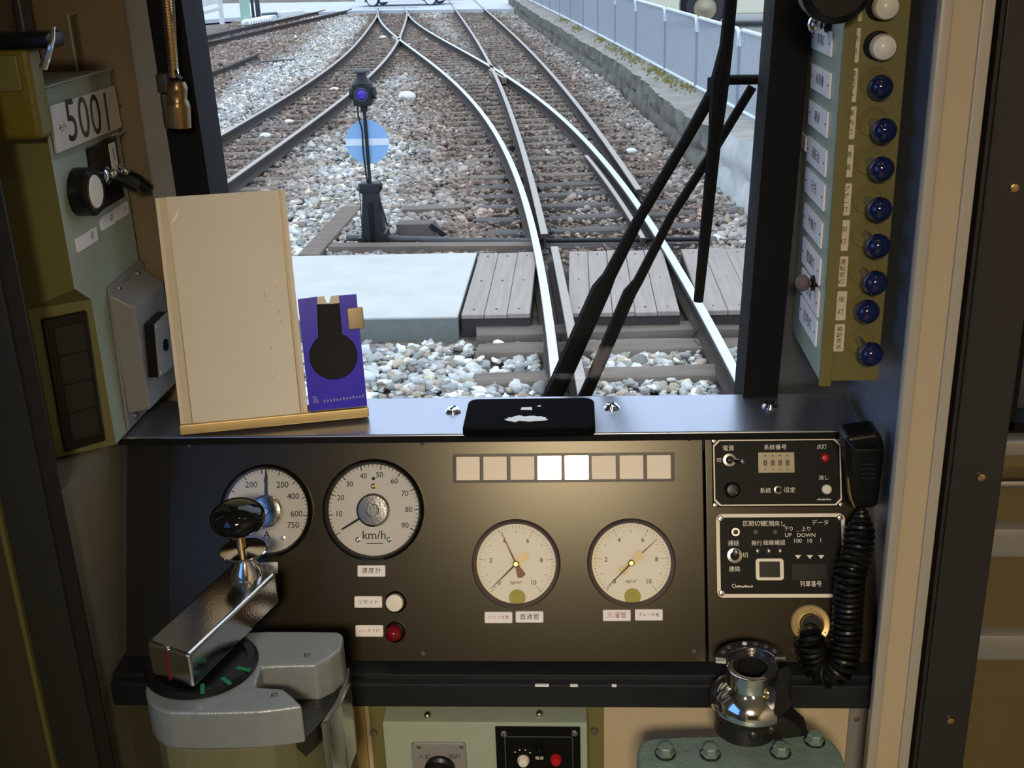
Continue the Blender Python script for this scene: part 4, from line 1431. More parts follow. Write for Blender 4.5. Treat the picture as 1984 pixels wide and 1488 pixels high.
# ---- black pad on the ledge
q0 = on_z(1027, 803, zl)
mb = MB()
P4 = [on_z(*p, zl + .012) for p in ((903, 833), (1151, 828), (1151, 769), (908, 772))]
c = sum(P4, Vector()) / 4
xs0, xs1, ys0, ys1 = min(p.x for p in P4) - c.x, max(p.x for p in P4) - c.x, min(p.y for p in P4) - c.y, max(p.y for p in P4) - c.y
mb.prism('pad_black', rrect(xs0, xs1, ys0, ys1, .014), -.011, 0, .004, 3, top_only=True)
rs = random.Random(3)
o1 = []
for i in range(26):
    a = 2 * math.pi * i / 26
    o1.append((.029 * math.cos(a) * rs.uniform(.8, 1.1) - .004, .0125 * math.sin(a) * rs.uniform(.5, 1.1) - .022))
mb.prism('sticker_white', o1, -.001, .0006)
mb.prism('sticker_white', [(-.014, .010), (.002, .009), (.001, .019), (-.013, .018)], -.001, .0006)
mb.prism('sticker_white', [(.008, .022), (.014, .021), (.012, .026)], -.001, .0006)
tag(mb.build('ledge_cover', M=T(c)), 'black rounded cover on the ledge with a torn white sticker', 'cover')

# ================================================================== RADIO UNITS, HANDSET, SOCKET
def unit(name, label, cat, x0, y0, x1, y1, build):
    """A flat black unit on the desk; x0..y1 are its photograph corners."""
    M = D.sub((x0 + x1) / 2, (y0 + y1) / 2, .001)
    k = D.scale((x0 + x1) / 2, (y0 + y1) / 2)
    g = thing(name, label, cat, M)
    L = lambda px, py: Vector(((M.inverted() @ on_plane(px, py, M.translation + D.n * .004, D.n)).x, (M.inverted() @ on_plane(px, py, M.translation + D.n * .004, D.n)).y, .004))
    w, h = (x1 - x0) * k / 2, (y1 - y0) * k / 2
    build(g, M, k, L, w, h)
    return g
def u_text(mb, s, L, px, py, hpx, k, m='ink_white', sx=1.0):
    p = L(px, py)
    mb.text(m, s, hpx * k * 1.25, T((p.x, p.y, .0044)), 1.0, 2, sx)
def toggle(g, M, k, p, r, d, label=None):
    """A metal toggle switch: nut ring and bat lever leaning towards d."""
    mb = MB()
    A = T((p.x, p.y, .004))
    mb.lathe('screw', [(r, 0), (r, .003), (r * .62, .0035), (r * .55, .001)], 24, A)
    o = mb.build('toggle_switch', g, M)
    mb = MB()
    e = Vector((p.x + d[0], p.y + d[1], .004 + .016))
    mb.tube('chrome', [(p.x, p.y, .004), e * .5 + Vector((p.x, p.y, .004)) * .5, e], [r * .28, r * .34, r * .45], 10)
    mb.ball('chrome', e, r * .45, sub=2)
    mb.build('lever', o, M)
    return o
def build_upper(g, M, k, L, w, h):
    mb = MB()
    mb.box('unit_face', -w, w, -h, h, 0, .004, .001)
    c = 11 * k
    a, b = w - 2.2 * k, h - 2.2 * k
    def octo(a, b, c): return [(-a + c, -b), (a - c, -b), (a, -b + c), (a, b - c), (a - c, b), (-a + c, b), (-a, b - c), (-a, -b + c)]
    mb.ring('gold_edge', octo(a, b, c), octo(a - 2.6 * k, b - 2.6 * k, c), .0038, .0046)
    u_text(mb, '電源', L, 1411, 869, 9, k); u_text(mb, '系統番号', L, 1502, 867, 9, k)
    u_text(mb, '点灯', L, 1592, 866, 8, k); u_text(mb, '消し', L, 1596, 926, 8, k); u_text(mb, '切', L, 1393, 892, 8, k)
    u_text(mb, '系統', L, 1483, 951, 9, k); u_text(mb, '設定', L, 1530, 950, 9, k)
    p = L(1597, 968)
    for i in range(11): mb.box('ink_white', p.x + (i - 5.5) * 2.5 * k, p.x + (i - 4.9) * 2.5 * k, p.y - 1.3 * k, p.y + (1.2 + (i % 3) * .5) * k, .004, .0043)
    mb.build('face_plate', g, M, ang=20)
    for sx in (-1, 1):
        for sy in (-1, 1):
            mb = MB(); screw(mb, sx * (w - 4 * k), sy * (h - 4 * k), .004, 5.2 * k); mb.build('screw', g, M)
    p = L(1504, 896)
    mb = MB()
    mb.box('lcd', p.x - 35 * k, p.x + 35 * k, p.y - 20 * k, p.y + 20 * k, .003, .0052, .0006)
    for i in range(4): mb.text('ink', '8', 17 * k, T((p.x + (i - 1.5) * 14.3 * k, p.y - 1 * k, .0054)), 1, 2)
    for i in range(4):
        for yy in (13, -14): mb.box('iron_rust', p.x + (i - 1.5) * 14.3 * k - 2 * k, p.x + (i - 1.5) * 14.3 * k + 2 * k, p.y + yy * k - k, p.y + yy * k + k, .005, .0054)
    mb.build('number_window', g, M)
    toggle(g, M, k, L(1413, 891), 12.5 * k, (22 * k, -3 * k))
    toggle(g, M, k, L(1507, 949), 8 * k, (9 * k, 0))
    p = L(1418, 949)
    mb = MB()
    mb.lathe('black', [(16 * k, .004), (16 * k, .006), (12 * k, .008), (11 * k, .015), (0, .016)], 28, T((p.x, p.y, 0)))
    mb.box('iron_grey', -10 * k, 10 * k, -1 * k, 1 * k, .0155, .0165, M=T((p.x, p.y, 0)) @ Matrix.Rotation(-.6, 4, 'Z'))
    mb.build('rotary_knob', g, M)
    p = L(1598, 887)
    mb = MB(); mb.lathe('red_lamp', [(8.5 * k, .004), (8.5 * k, .006), (5 * k, .0085), (0, .009)], 24, T((p.x, p.y, 0))); mb.build('button', g, M)['label'] = 'round red lamp button'
    p = L(1601, 948)
    mb = MB(); mb.lathe('white_cap', [(9.5 * k, .004), (9.5 * k, .0075), (8 * k, .009), (0, .0092)], 24, T((p.x, p.y, 0))); mb.build('button', g, M)['label'] = 'round white button'
unit('destination_control_unit', 'upper black control unit with a four digit number window and red lamp', 'control unit', 1379, 848, 1630, 982, build_upper)
def build_lower(g, M, k, L, w, h):
    mb = MB()
    mb.prism('unit_face', rrect(-w, w, -h, h, 13 * k), 0, .004, .0008, 1)
    r = 12 * k
    mb.ring('gold_edge', rrect(-w, w, -h, h, r), rrect(-w + 7 * k, w - 7 * k, -h + 7 * k, h - 7 * k, r * .6), .0036, .0052)
    u_text(mb, '区間切替', L, 1461, 1015, 9, k); u_text(mb, '区間戻し', L, 1500, 1015, 9, k)
    u_text(mb, 'データ', L, 1589, 1013, 9, k)
    u_text(mb, '下り', L, 1528, 1025, 8, k); u_text(mb, '‥', L, 1545, 1027, 8, k); u_text(mb, '上り', L, 1562, 1025, 8, k)
    u_text(mb, 'UP', L, 1527, 1037, 9, k); u_text(mb, 'DOWN', L, 1562, 1037, 8.5, k)
    u_text(mb, '100', L, 1545, 1048, 9, k); u_text(mb, '10', L, 1568, 1048, 9, k); u_text(mb, '1', L, 1590, 1047, 9, k)
    u_text(mb, '通話', L, 1421, 1053, 9, k); u_text(mb, '切', L, 1444, 1076, 9, k); u_text(mb, '連絡', L, 1423, 1103, 9, k)
    u_text(mb, '発行', L, 1466, 1053, 8.5, k); u_text(mb, '結線', L, 1489, 1052, 8.5, k); u_text(mb, '確認', L, 1511, 1052, 8.5, k)
    u_text(mb, '列車番号', L, 1571, 1132, 10, k, sx=.85)
    for px in (1546, 1569, 1591):
        p = L(px, 1079)
        mb.prism('ink_white', [(p.x - 6 * k, p.y + 3.5 * k), (p.x, p.y - 4 * k), (p.x + 6 * k, p.y + 3.5 * k)], .004, .0045)
    p = L(1440, 1136)
    mb.lathe('ink_white', [(4 * k, .004), (4 * k, .0043), (3 * k, .0043)], 16, T((p.x - 18 * k, p.y + 1 * k, 0)))
    for i in range(10): mb.box('ink_white', p.x + (i - 4.2) * 3.3 * k, p.x + (i - 3.5) * 3.3 * k, p.y - 2 * k, p.y + (.6 + (i * 7 % 4) * .5) * k, .004, .0043)
    p = L(1571, 1107)
    mb.box('black', p.x - 36 * k, p.x + 30 * k, p.y - 16 * k, p.y + 14 * k, .0035, .0042)
    mb.build('face_plate', g, M, ang=20)
    for sx, sy in ((-1, 1), (1, 1), (-1, -1), (1, -1)):
        mb = MB(); screw(mb, sx * (w - 9 * k), sy * (h - 9 * k), .004, 6.5 * k); mb.build('screw', g, M)
    p = L(1491, 1103)
    mb = MB()
    o_, i_ = rrect(p.x - 27 * k, p.x + 27 * k, p.y - 21 * k, p.y + 21 * k, 6 * k), rrect(p.x - 20 * k, p.x + 20 * k, p.y - 15.5 * k, p.y + 15.5 * k, 2 * k)
    mb.ring('gold_edge', o_, i_, .004, .0055)
    mb.prism('black', i_, .003, .0042)
    mb.build('screen', g, M, ang=20)
    toggle(g, M, k, L(1423, 1076), 14.5 * k, (0, 9 * k))
    for px in (1467, 1489, 1511):
        p = L(px, 1067)
        mb = MB(); mb.lathe('screw', [(5.5 * k, .004), (5 * k, .007), (2.5 * k, .009), (0, .0095)], 16, T((p.x, p.y, 0))); mb.build('small_button', g, M)
    for px in (1464, 1502):
        p = L(px, 1031)
        mb = MB(); mb.lathe('iron_rust', [(5 * k, .004), (4 * k, .0055), (0, .006)], 16, T((p.x, p.y, 0))); mb.build('small_button', g, M)
    p = L(1424, 1030)
    mb = MB()
    mb.lathe('black', [(10 * k, .004), (9 * k, .010), (0, .0105)], 24, T((p.x, p.y, 0)))
    mb.ring('screw', [(8 * k * math.cos(t) + p.x, 8 * k * math.sin(t) + p.y) for t in np.linspace(0, 6.1, 22)], [(5 * k * math.cos(t) + p.x, 5 * k * math.sin(t) + p.y) for t in np.linspace(0, 6.1, 22)], .0104, .0112)
    mb.build('rotary_knob', g, M)
unit('train_radio_unit', 'lower black train radio unit with cream border, lettered UP DOWN 100 10 1', 'radio unit', 1387, 994, 1636, 1157, build_lower)

M = D.sub(1570, 1209); k = D.scale(1570, 1209)
SO = thing('cord_socket', 'round brass coloured cord socket below the train radio', 'socket', M)
mb = MB()
mb.lathe('gold_rail', [(38 * k, 0), (38 * k, .004), (35 * k, .006), (26 * k, .005), (24 * k, .001), (0, .001)], 44)
for a in (90, 210, 330): mb.lathe('iron_rust', [(1.6 * k, .0055), (0, .0064)], 8, T((31 * k * math.cos(math.radians(a)), 31 * k * math.sin(math.radians(a)), 0)))
mb.build('flange', SO, M)
mb = MB()
mb.lathe('black', [(22 * k, 0), (22 * k, .012), (19 * k, .018), (0, .018)], 28)
mb.build('plug_body', SO, M)

# handset on the side wall and its coiled cord
HY = 1.318
hc = on_y(1677, 915, HY)
HS = thing('radio_handset', 'black telephone handset hung at the right end of the desk with a coiled cord', 'handset', T(hc))
def Hp(px, py, y=HY): return on_y(px, py, y) - hc
mb = MB()
pa, pb = Hp(1640, 872), Hp(1712, 985)
cs = [Hp(1637, 848), Hp(1706, 838), Hp(1716, 868), Hp(1714, 900), Hp(1702, 985), Hp(1655, 990), Hp(1648, 940), Hp(1640, 880)]
mb.prism('black', [(v.x, v.z) for v in cs[::-1]], -.045, .0, .007, 3, M=Matrix.Rotation(math.pi / 2, 4, 'X') @ T((0, 0, -.0)))
mb.box('black', Hp(1650, 870).x, Hp(1700, 870).x, -.012, .004, Hp(1680, 968).z, Hp(1680, 862).z, .004)
for i in range(4):
    q = Hp(1678, 890 + i * 9)
    mb.box('iron_black', q.x - .009, q.x + .009, -.014, -.011, q.z - .001, q.z + .001)
mb.build('body', HS, T(hc))
mb = MB()
mb.tube('brass', [Hp(1643, 925, HY - .012), Hp(1646, 950, HY - .014), Hp(1649, 965, HY - .014), Hp(1656, 982, HY - .012)], .0016, 6)
mb.tube('black', [Hp(1640, 850, HY - .01), Hp(1655, 870, HY - .02)], .002, 6)
mb.build('cradle_clip', HS, T(hc))
mb = MB()
path = [Hp(*p) for p in ((1672, 985, HY + .02), (1668, 1020, HY + .0), (1660, 1070, HY - .02), (1648, 1120, HY - .035), (1643, 1180, HY - .04), (1640, 1240, HY - .05), (1632, 1285, HY - .06), (1610, 1305, HY - .06), (1586, 1295, HY - .05), (1574, 1265, HY - .045), (1572, 1235, HY - .04), (1572, 1212, HY - .015))]
def spline(P, n):
    P = [P[0]] + P + [P[-1]]
    out = []
    for i in range(1, len(P) - 2):
        for j in range(n):
            t = j / n
            a, b, c_, d_ = P[i - 1], P[i], P[i + 1], P[i + 2]
            out.append(.5 * ((2 * b) + (c_ - a) * t + (2 * a - 5 * b + 4 * c_ - d_) * t * t + (3 * b - a - 3 * c_ + d_) * t ** 3))
    out.append(P[-2])
    return out
ctr = spline(path, 60)
hx, ph, ref = [], 0.0, Vector((0, -1, 0))
for i, p in enumerate(ctr):
    d = (ctr[min(i + 1, len(ctr) - 1)] - ctr[max(i - 1, 0)])
    ln = d.length / 2
    d.normalize()
    ref = (ref - d * ref.dot(d)).normalized()
    bn = d.cross(ref)
    fr = i / len(ctr)
    rad = .0165 * min(1, max(0.05, (fr - .0) * 9), max(.1, (1 - fr) * 9))
    ph += 2 * math.pi * ln / .0078
    hx.append(p + (ref * math.cos(ph) + bn * math.sin(ph)) * rad)
fine = spline(hx, 3)
mb.tube('black', fine, .0033, 6)
mb.build('coiled_cord', HS, T(hc))

# ================================================================== RIGHT-HAND SWITCH BOX
KY = 1.35
kx0, kx1 = on_y(1590, 745, KY).x, on_y(1701, 733, KY).x
kz0 = on_y(1645, 738, KY).z
KP = Plane((kx0, KY, kz0), (1, 0, 0), (0, 0, 1))                     # front face
KS = Plane((kx0, KY, kz0), (0, -1, 0), (0, 0, 1))                    # side face towards the driver
KB = thing('switch_box', 'tall olive green switch box with blue ball knobs right of the windscreen', 'switch box', T((kx0, KY, kz0)))
kyf = on_x(1531, 640, kx0).y
mb = MB()
mb.box('switch_olive', kx0, kx1, KY, KY + .004, kz0, 2.75, .0015)
mb.box('switch_olive', kx0 + .001, kx1 - .001, KY + .003, kyf, kz0 + .001, 2.75)
mb.box('green_box', kx0 - .0012, kx0 + .002, KY + .002, kyf, kz0, 2.75)
mb.box('switch_olive', kx0 - .002, kx0 + .012, KY - .003, KY + .003, kz0 - .006, 2.75, .001)
mb.build('housing', KB)
mb = MB()
for py in (60, 520):
    q = on_x(1537, py, kx0)
    mb.tube('green_box', [(kx0 - .004, kyf - .004, q.z - .035), (kx0 - .004, kyf - .004, q.z + .035)], .005, 10)
mb.build('hinge', KB)
knobs = [(1705, 12, 1712, 12, 'w'), (1700, 88, 1707, 90, 'w'), (1694, 158, 1700, 166, 'b'), (1689, 236, 1702, 246, 'b'), (1683, 310, 1697, 319, 'b'), (1679, 386, 1693, 396, 'b'),
         (1676, 452, 1690, 466, 'b'), (1671, 523, 1685, 536, 'b'), (1668, 594, 1674, 597, 'b'), (1663, 657, 1677, 672, 'b')]
for cx, cy, bx, by, t in knobs:
    k = KP.scale(cx, cy)
    M = KP.sub(cx, cy)
    mb = MB()
    mb.lathe('switch_olive' if t == 'b' else 'black', [(28 * k, 0), (28 * k, .0015), (26.5 * k, .0022), (15 * k, .0012), (0, .0012)], 36)
    bz = mb.build('knob_bezel', KB, M)
    h = 0.004 if abs(bx - cx) < 8 else .016
    M2 = KP.sub(bx, by, h)
    mb = MB()
    if t == 'w':
        mb.lathe('white_cap', [(25 * k, 0), (25 * k, .008), (22 * k, .013), (12 * k, .0165), (0, .0175)], 36)
        o = mb.build('knob', KB, M2)
        o['label'] = 'cream domed push knob'
    else:
        mb.ball('blue_ball', (0, 0, .010), 24.5 * k, (1, 1, .92))
        mb.tube('screw', [Vector(((M2.inverted() @ M.translation).x, (M2.inverted() @ M.translation).y, -h)), (0, 0, .008)], .005, 10)
        o = mb.build('knob', KB, M2)
        o['label'] = 'glossy dark blue ball knob'
fl = [(1661, 10, 62, '力行', 21), (1655, 88, 66, '通風', 21), (1650, 165, 66, '連結ブザ', 21), (1647, 238, 64, '車内灯', 21), (1642, 312, 64, '標識', 21), (1638, 386, 64, 'ブザー灯', 21),
      (1634, 456, 62, '前灯', 21), (1631, 526, 62, '運転室灯', 21), (1629, 592, 60, '尾灯', 21), (1625, 654, 57, '補助放送', 21)]
for px, py, h, s, w in fl:
    name_plate(KB, KP, px, py, w, h, s, 'cream plate with vertical lettering', 'ink', 'plate_cream', True)
def side_plate(cx, cy, yl, yr, hpx, s):
    """A white plate on the box side: cx, cy its centre, yl..yr its photograph left and right edges."""
    a, b = KS.p(yl, cy), KS.p(yr, cy)
    c0 = KS.p(cx, cy)
    t0, t1 = KS.p(cx, cy - hpx / 2), KS.p(cx, cy + hpx / 2)
    W_, H_ = b[0] - a[0], t0[1] - t1[1]
    M = KS.M @ T(((a[0] + b[0]) / 2, c0[1], .0013))
    mb = MB()
    mb.box('plate', -W_ / 2, W_ / 2, -H_ / 2, H_ / 2, 0, .0025, .0005)
    mb.text('ink', s, min(H_ * .5, W_ * .75 / len(s)), T((0, 0, .0027)), 1.1, 1)
    for sx in (-1, 1): mb.lathe('ink', [(.0018, .0025), (0, .0036)], 8, T((sx * W_ * .43, 0, 0)))
    mb.build('name_plate', KB, M)['label'] = 'white plate on the side face'
for cx, cy, l, r, h, s in [(1598, 20, 1580, 1619, 36, '客室灯'), (1597, 78, 1578, 1617, 48, '非常灯'), (1594, 156, 1576, 1614, 50, '扇風機'), (1591, 230, 1571, 1609, 50, '暖房'), (1588, 303, 1568, 1606, 52, '運転台'), (1583, 365, 1564, 1603, 52, '行先'),
                           (1580, 437, 1561, 1598, 52, '予備灯'), (1577, 506, 1558, 1595, 54, '標識灯'), (1574, 566, 1556, 1592, 54, '放送'), (1571, 622, 1553, 1588, 54, '室内灯'), (1556, 270, 1548, 1567, 30, '入')]:
    side_plate(cx, cy, l, r, h, s)
for px, py, m, e in ((1610, 46, 'chrome', 0), (1583, 548, 'iron_rust', 0)):
    q = on_x(px, py, kx0 - .012)
    mb = MB()
    Mx = KS.M @ T((*KS.p(px, py, .0), 0.0))
    mb.lathe('black', [(.010, 0), (.010, .006), (.006, .008), (0, .008)], 20)
    mb.ball(m, (0, 0, .018), .0095, (.9, 1.2, 1), sub=2)
    mb.tube(m, [(0, 0, .006), (0, 0, .016)], .004, 8)
    mb.build('toggle_switch', KB, Mx)
q = on_y(1625, -6, KY - .02)
mb = MB()
mb.lathe('black', [(0, -.02), (.032, -.018), (.038, -.006), (.038, .02), (.03, .03), (0, .03)], 28)
tag(mb.build('alarm_buzzer', M=T((q.x - .01, KY - .034, q.z + .012)) @ Matrix.Rotation(math.pi / 2, 4, 'X')), 'round black buzzer at the top edge above the switch box plates', 'buzzer')

# ================================================================== LEFT-HAND BOXES
BX = -.62
LP = Plane((BX, 1.33, 2.35), (0, 1, 0), (0, 0, 1))                     # the face that carries the number plate
LB = thing('number_box', 'grey green control box carrying the 5001 plate left of the windscreen', 'control box', T((BX, 1.33, 2.1)))
yr0, yr1 = 1.33, 1.545
ztop = 2.352
mb = MB()
zA = on_x(138, 564, BX).z                                 # where the corner chamfer starts
zC = on_x(176, 580, BX).z
zB = on_x(232, 853, BX).z
XC, YC = on_y(54, 596, yr0).x, on_x(176, 580, BX).y
xb_ = -.76
V = lambda x, y, z: (x, y, z)
mb.poly('olive_box', [V(xb_, yr0, zB), V(XC, yr0, zB), V(XC, yr0, zC), V(BX, yr0, zA), V(BX, yr0, ztop), V(xb_, yr0, ztop)])
mb.poly('green_box', [V(BX, YC, zB), V(BX, yr1, zB), V(BX, yr1, ztop), V(BX, yr0, ztop), V(BX, yr0, zA), V(BX, YC, zC)])
mb.poly('olive_box', [V(XC, yr0, zB), V(BX, YC, zB), V(BX, YC, zC), V(XC, yr0, zC)])
mb.poly('olive_box', [V(XC, yr0, zC), V(BX, YC, zC), V(BX, yr0, zA)])
mb.poly('green_box', [V(xb_, yr0, ztop), V(BX, yr0, ztop), V(BX, yr1, ztop), V(xb_, yr1, ztop)])
mb.poly('green_box', [V(xb_, yr0, zB), V(xb_, yr1, zB), V(BX, yr1, zB), V(BX, YC, zB), V(XC, yr0, zB)])
mb.poly('green_box', [V(xb_, yr1, zB), V(xb_, yr1, ztop), V(BX, yr1, ztop), V(BX, yr1, zB)])
mb.build('housing', LB, smooth=False)
def lp_quad(mb, m, pts, h0, h1, bev=.0):
    P = [LP.p(*p, h1) for p in pts]
    mb.prism(m, [(x, y) for x, y in P], h0, h1, bev, 1, M=LP.M)
mb = MB()
lp_quad(mb, 'plate', [(111, 297), (97, 206), (222, 166), (236, 246)], .001, .0042)
Mt = LP.sub(168, 229, .0045)
Ms = Mt @ Matrix.Rotation(math.radians(-3), 4, 'Z')
mb.text('ink', '5001', .072, Ms, 1.05, 4, sx=.98)
mb.box('ink', -.004, .004, -.0012, .0012, 0, .0004, M=LP.sub(228, 205, .0044))
mb.text('ink', 'モハ', .011, LP.sub(115, 248, .0045), 1, 2)
mb.build('number_plate', LB)
mb = MB()
lp_quad(mb, 'film', [(104, 312), (76, 172), (216, 132), (238, 262)], .005, .0062)
for a, b in (((76, 172), (216, 132)), ((104, 310), (76, 172)), ((218, 262), (240, 256))):
    pa, pb = on_plane(*a, LP.o + LP.n * .006, LP.n), on_plane(*b, LP.o + LP.n * .006, LP.n)
    mb.bar('acrylic_edge', pa, pb, .002, .002)
mb.build('clear_sleeve', LB, smooth=False)
k = .0012
mb = MB()
Mb = LP.sub(150, 372)
mb.lathe('black', [(.030, 0), (.030, .020), (.027, .024), (.022, .024), (.021, .020)], 36)
bz = mb.build('push_button', LB, Mb)
mb = MB()
mb.lathe('white_cap', [(.0208, .005), (.0208, .0235), (.019, .025), (0, .0255)], 36)
mb.build('cap', bz, Mb)
mb = MB()
lp_quad(mb, 'black', [(188, 413), (170, 287), (224, 262), (241, 381)], 0, .003)
pt = LP.sub(214, 300, .004)
mb.box('plate', -.012, .010, -.02, .016, 0, .0006, M=pt)
mb.text('ink', '1', .022, pt @ T((0, 0, .0008)), 1, 2)
tp = mb.build('toggle_panel', LB)
for (px, py), (ex, ez), m in (((196, 340), (.018, -.020), 'black'), ((222, 335), (.016, -.026), 'black')):
    mb = MB()
    Mq = LP.sub(px, py, .003)
    mb.lathe('chrome', [(.012, 0), (.012, .006), (.008, .009), (0, .010)], 18)
    mb.ball('chrome', (0, .002, .012), .007, sub=2)
    mb.tube(m, [(0, 0, .008), (ex * .5, ez * .4, .022), (ex, ez, .034)], [.006, .008, .0085], 10)
    mb.build('toggle', tp, Mq)
for px, py, w, h, s in ((167, 464, 40, 28, '灯'), (207, 427, 26, 34, '切'), (234, 409, 25, 34, '入')):
    a, b = LP.p(px - w / 2, py + w * .26), LP.p(px + w / 2, py - w * .26)
    W_ = abs(b[0] - a[0])
    mb = MB()
    mb.prism('plate', rrect(-W_ / 2, W_ / 2, -.0085, .0085, .002, 3), 0, .002)
    mb.text('ink', s, .010, T((W_ * .25, .001, .0022)), 1, 1)
    mb.build('name_plate', LB, LP.sub(px, py))

# annunciator with four dark cells, set in the chamfered corner
AP = Plane((BX, YC, (zB + zC) / 2), (BX - XC, YC - yr0, 0), (0, 0, 1))
AN = thing('annunciator', 'black framed panel of four dark cells on the slanted corner under the 5001 box', 'annunciator', AP.M)
c4 = [AP.p(*p) for p in ((79, 618), (166, 600), (203, 851), (124, 874))]
mb = MB()
mb.prism('black', c4, .0, .006, .0015, 1)
lerp = lambda a, b, t: (a[0] + (b[0] - a[0]) * t, a[1] + (b[1] - a[1]) * t)
fr = mb.build('panel_frame', AN, AP.M)
for i in range(4):
    t0, t1 = .07 + .215 * i + .004, .07 + .215 * (i + 1) - .004
    q = []
    for u, v in ((.22, t0), (.90, t0), (.90, t1), (.22, t1)):
        q.append(lerp(lerp(c4[0], c4[1], u), lerp(c4[3], c4[2], u), v))
    mb = MB()
    mb.prism('dark_gap', q[::-1], .006, .0072, .0008, 1)
    mb.build('cell', fr, AP.M)
# grey key switch box in front of it
SX0, SX1 = -.6195, -.586
GBx = thing('key_switch_box', 'grey metal box with a key switch plate beside the paper holder', 'switch box', T(on_x(280, 690, SX0)))
fl_ = [on_x(*p, SX0) for p in ((206, 556), (272, 503), (322, 752), (245, 834))]
mb = MB()
mb.hexa('grey_box', [(SX0, v.y, v.z) for v in fl_] + [(SX0 + .004, v.y, v.z) for v in fl_], .001, 1)
ff = [on_x(*p, SX1) for p in ((260, 596), (318, 546), (348, 736), (291, 794))]
bb = [on_x(*p, SX0 + .003) for p in ((216, 590), (280, 537), (318, 742), (243, 806))]
mb.hexa('grey_box', [(SX1, v.y, v.z) for v in ff] + [(SX0 + .003, v.y, v.z) for v in (Vector((0, ff[0].y - .004, ff[0].z + .02)), Vector((0, ff[1].y + .004, ff[1].z + .02)), Vector((0, ff[2].y + .004, ff[2].z - .004)), Vector((0, ff[3].y - .004, ff[3].z - .004)))], .003)
mb.build('housing', GBx)
for px, py in ((229, 563), (266, 531), (262, 805)):
    q = on_x(px, py, SX0 + .004)
    mb = MB()
    screw(mb, 0, 0, 0, .006, 'screw')
    mb.build('screw', GBx, T(q) @ Matrix.Rotation(math.pi / 2, 4, 'Y'))
pl = [on_x(*p, SX1 + .016) for p in ((300, 628), (325, 603), (341, 705), (309, 731))]
mb = MB()
mb.hexa('black', [(SX1 + .001, v.y, v.z) for v in pl] + [(SX1 + .0145, v.y, v.z) for v in pl], .0005, 1)
mb.hexa('grey_box', [(SX1 + .0145, v.y, v.z) for v in pl] + [(SX1 + .017, v.y, v.z) for v in pl], .0006, 1)
q = on_x(320, 668, SX1 + .017)
mb.lathe('black', [(.0085, 0), (.0085, .002), (.0035, .0025), (0, .001)], 20, T(q) @ Matrix.Rotation(math.pi / 2, 4, 'Y'))
for v in pl:
    c = sum(pl, Vector()) / 4
    w_ = v + (c - v) * .14
    mb.lathe('brass', [(.0025, 0), (0, .0015)], 10, T((SX1 + .017, w_.y, w_.z)) @ Matrix.Rotation(math.pi / 2, 4, 'Y'))
mb.build('switch_plate', GBx)
a, b = on_x(337, 628, SX1 + .01), on_x(337, 668, SX1 + .01)
mb = MB()
mb.box('iron_rust', SX1 + .001, SX1 + .014, a.y - .004, a.y + .02, b.z, a.z, .003)
mb.build('latch', GBx)

# olive case with a chrome lever at the upper left
CY = 1.29
ca = [on_y(*p, CY) for p in ((-60, 92), (96, 80), (96, 92), (84, 272))]
OC = thing('olive_case', 'olive yellow case with dark lid and chrome lever at the upper left', 'case', T((ca[3].x, CY, ca[3].z)))
mb = MB()
mb.box('case_olive', -.80, ca[3].x, CY, CY + .035, ca[3].z, ca[2].z, .008, 3)
mb.box('olive_box', -.80, ca[3].x - .012, CY - .004, CY + .01, ca[3].z + .055, ca[3].z + .095, .003)
mb.build('body', OC)
mb = MB()
mb.box('black', -.80, on_y(100, 85, CY).x, CY - .004, CY + .04, ca[2].z - .002, on_y(96, 62, CY).z, .006)
mb.build('lid', OC)
mb = MB()
mb.tube('chrome', [on_y(103, 52, CY - .012), on_y(101, 76, CY - .018), on_y(95, 100, CY - .02), on_y(84, 130, CY - .014)], [.0022, .003, .0034, .005], 10)
mb.build('lever', OC)
# clear acrylic sheet with pale edges against the left wall
SXa = -.655
shp = [on_x(*p, SXa) for p in ((132, 28), (272, 6), (300, 172), (158, 150))]
mb = MB()
y0_, y1_ = shp[0].y, shp[1].y
z1_ = shp[0].z
mb.box('sheet_glass', SXa - .002, SXa, y0_, y1_, ztop - .02, z1_)
for a, b in (((SXa, y0_, z1_), (SXa, y1_, z1_)), ((SXa, y1_, z1_), (SXa, y1_, ztop - .02)), ((SXa, y0_, z1_), (SXa, y0_, ztop - .02))):
    mb.bar('acrylic_edge', a, b, .0022, .0022, up=(1, 0, 0))
tag(mb.build('acrylic_sheet', smooth=False), 'clear acrylic sheet with pale edges standing behind the number box', 'sheet')

# gooseneck lamp in the left corner
NY = 1.48
G_ = lambda px, py, y=NY: on_y(px, py, y)
gl = thing('gooseneck_lamp', 'brass gooseneck lamp hanging in the corner left of the windscreen', 'lamp', T(G_(345, 200)))
mb = MB()
pts = spline([G_(318, -60), G_(323, 0), G_(329, 60), G_(334, 110), G_(337, 150)], 40)
rr = [.0062 + (.0007 if (i // 2) % 2 else -.0004) for i in range(len(pts))]
mb.tube('brass', pts, rr, 12)
mb.tube('screw', [G_(332, -60, NY - .01), G_(338, 40), G_(342, 130)], .0018, 6)
mb.build('gooseneck', gl)
a, b = G_(343, 158), G_(347, 246)
mb = MB()
d = (b - a)
mb.tube('brass_dark', [a, a + d * .12, a + d * .2, a + d * .36, a + d * .45, a + d * .55, b, b], [.010, .013, .0125, .0115, .014, .0155, .0155, .002], 24)
mb.build('lamp_shade', gl)
mb = MB()
mb.tube('chrome', [G_(340, 132), G_(343, 146, NY - .01), G_(353, 152, NY - .008)], .003, 8)
mb.build('clamp', gl)
a, b = G_(306, 142, NY + .02), G_(334, 250, NY + .02)
mb = MB()
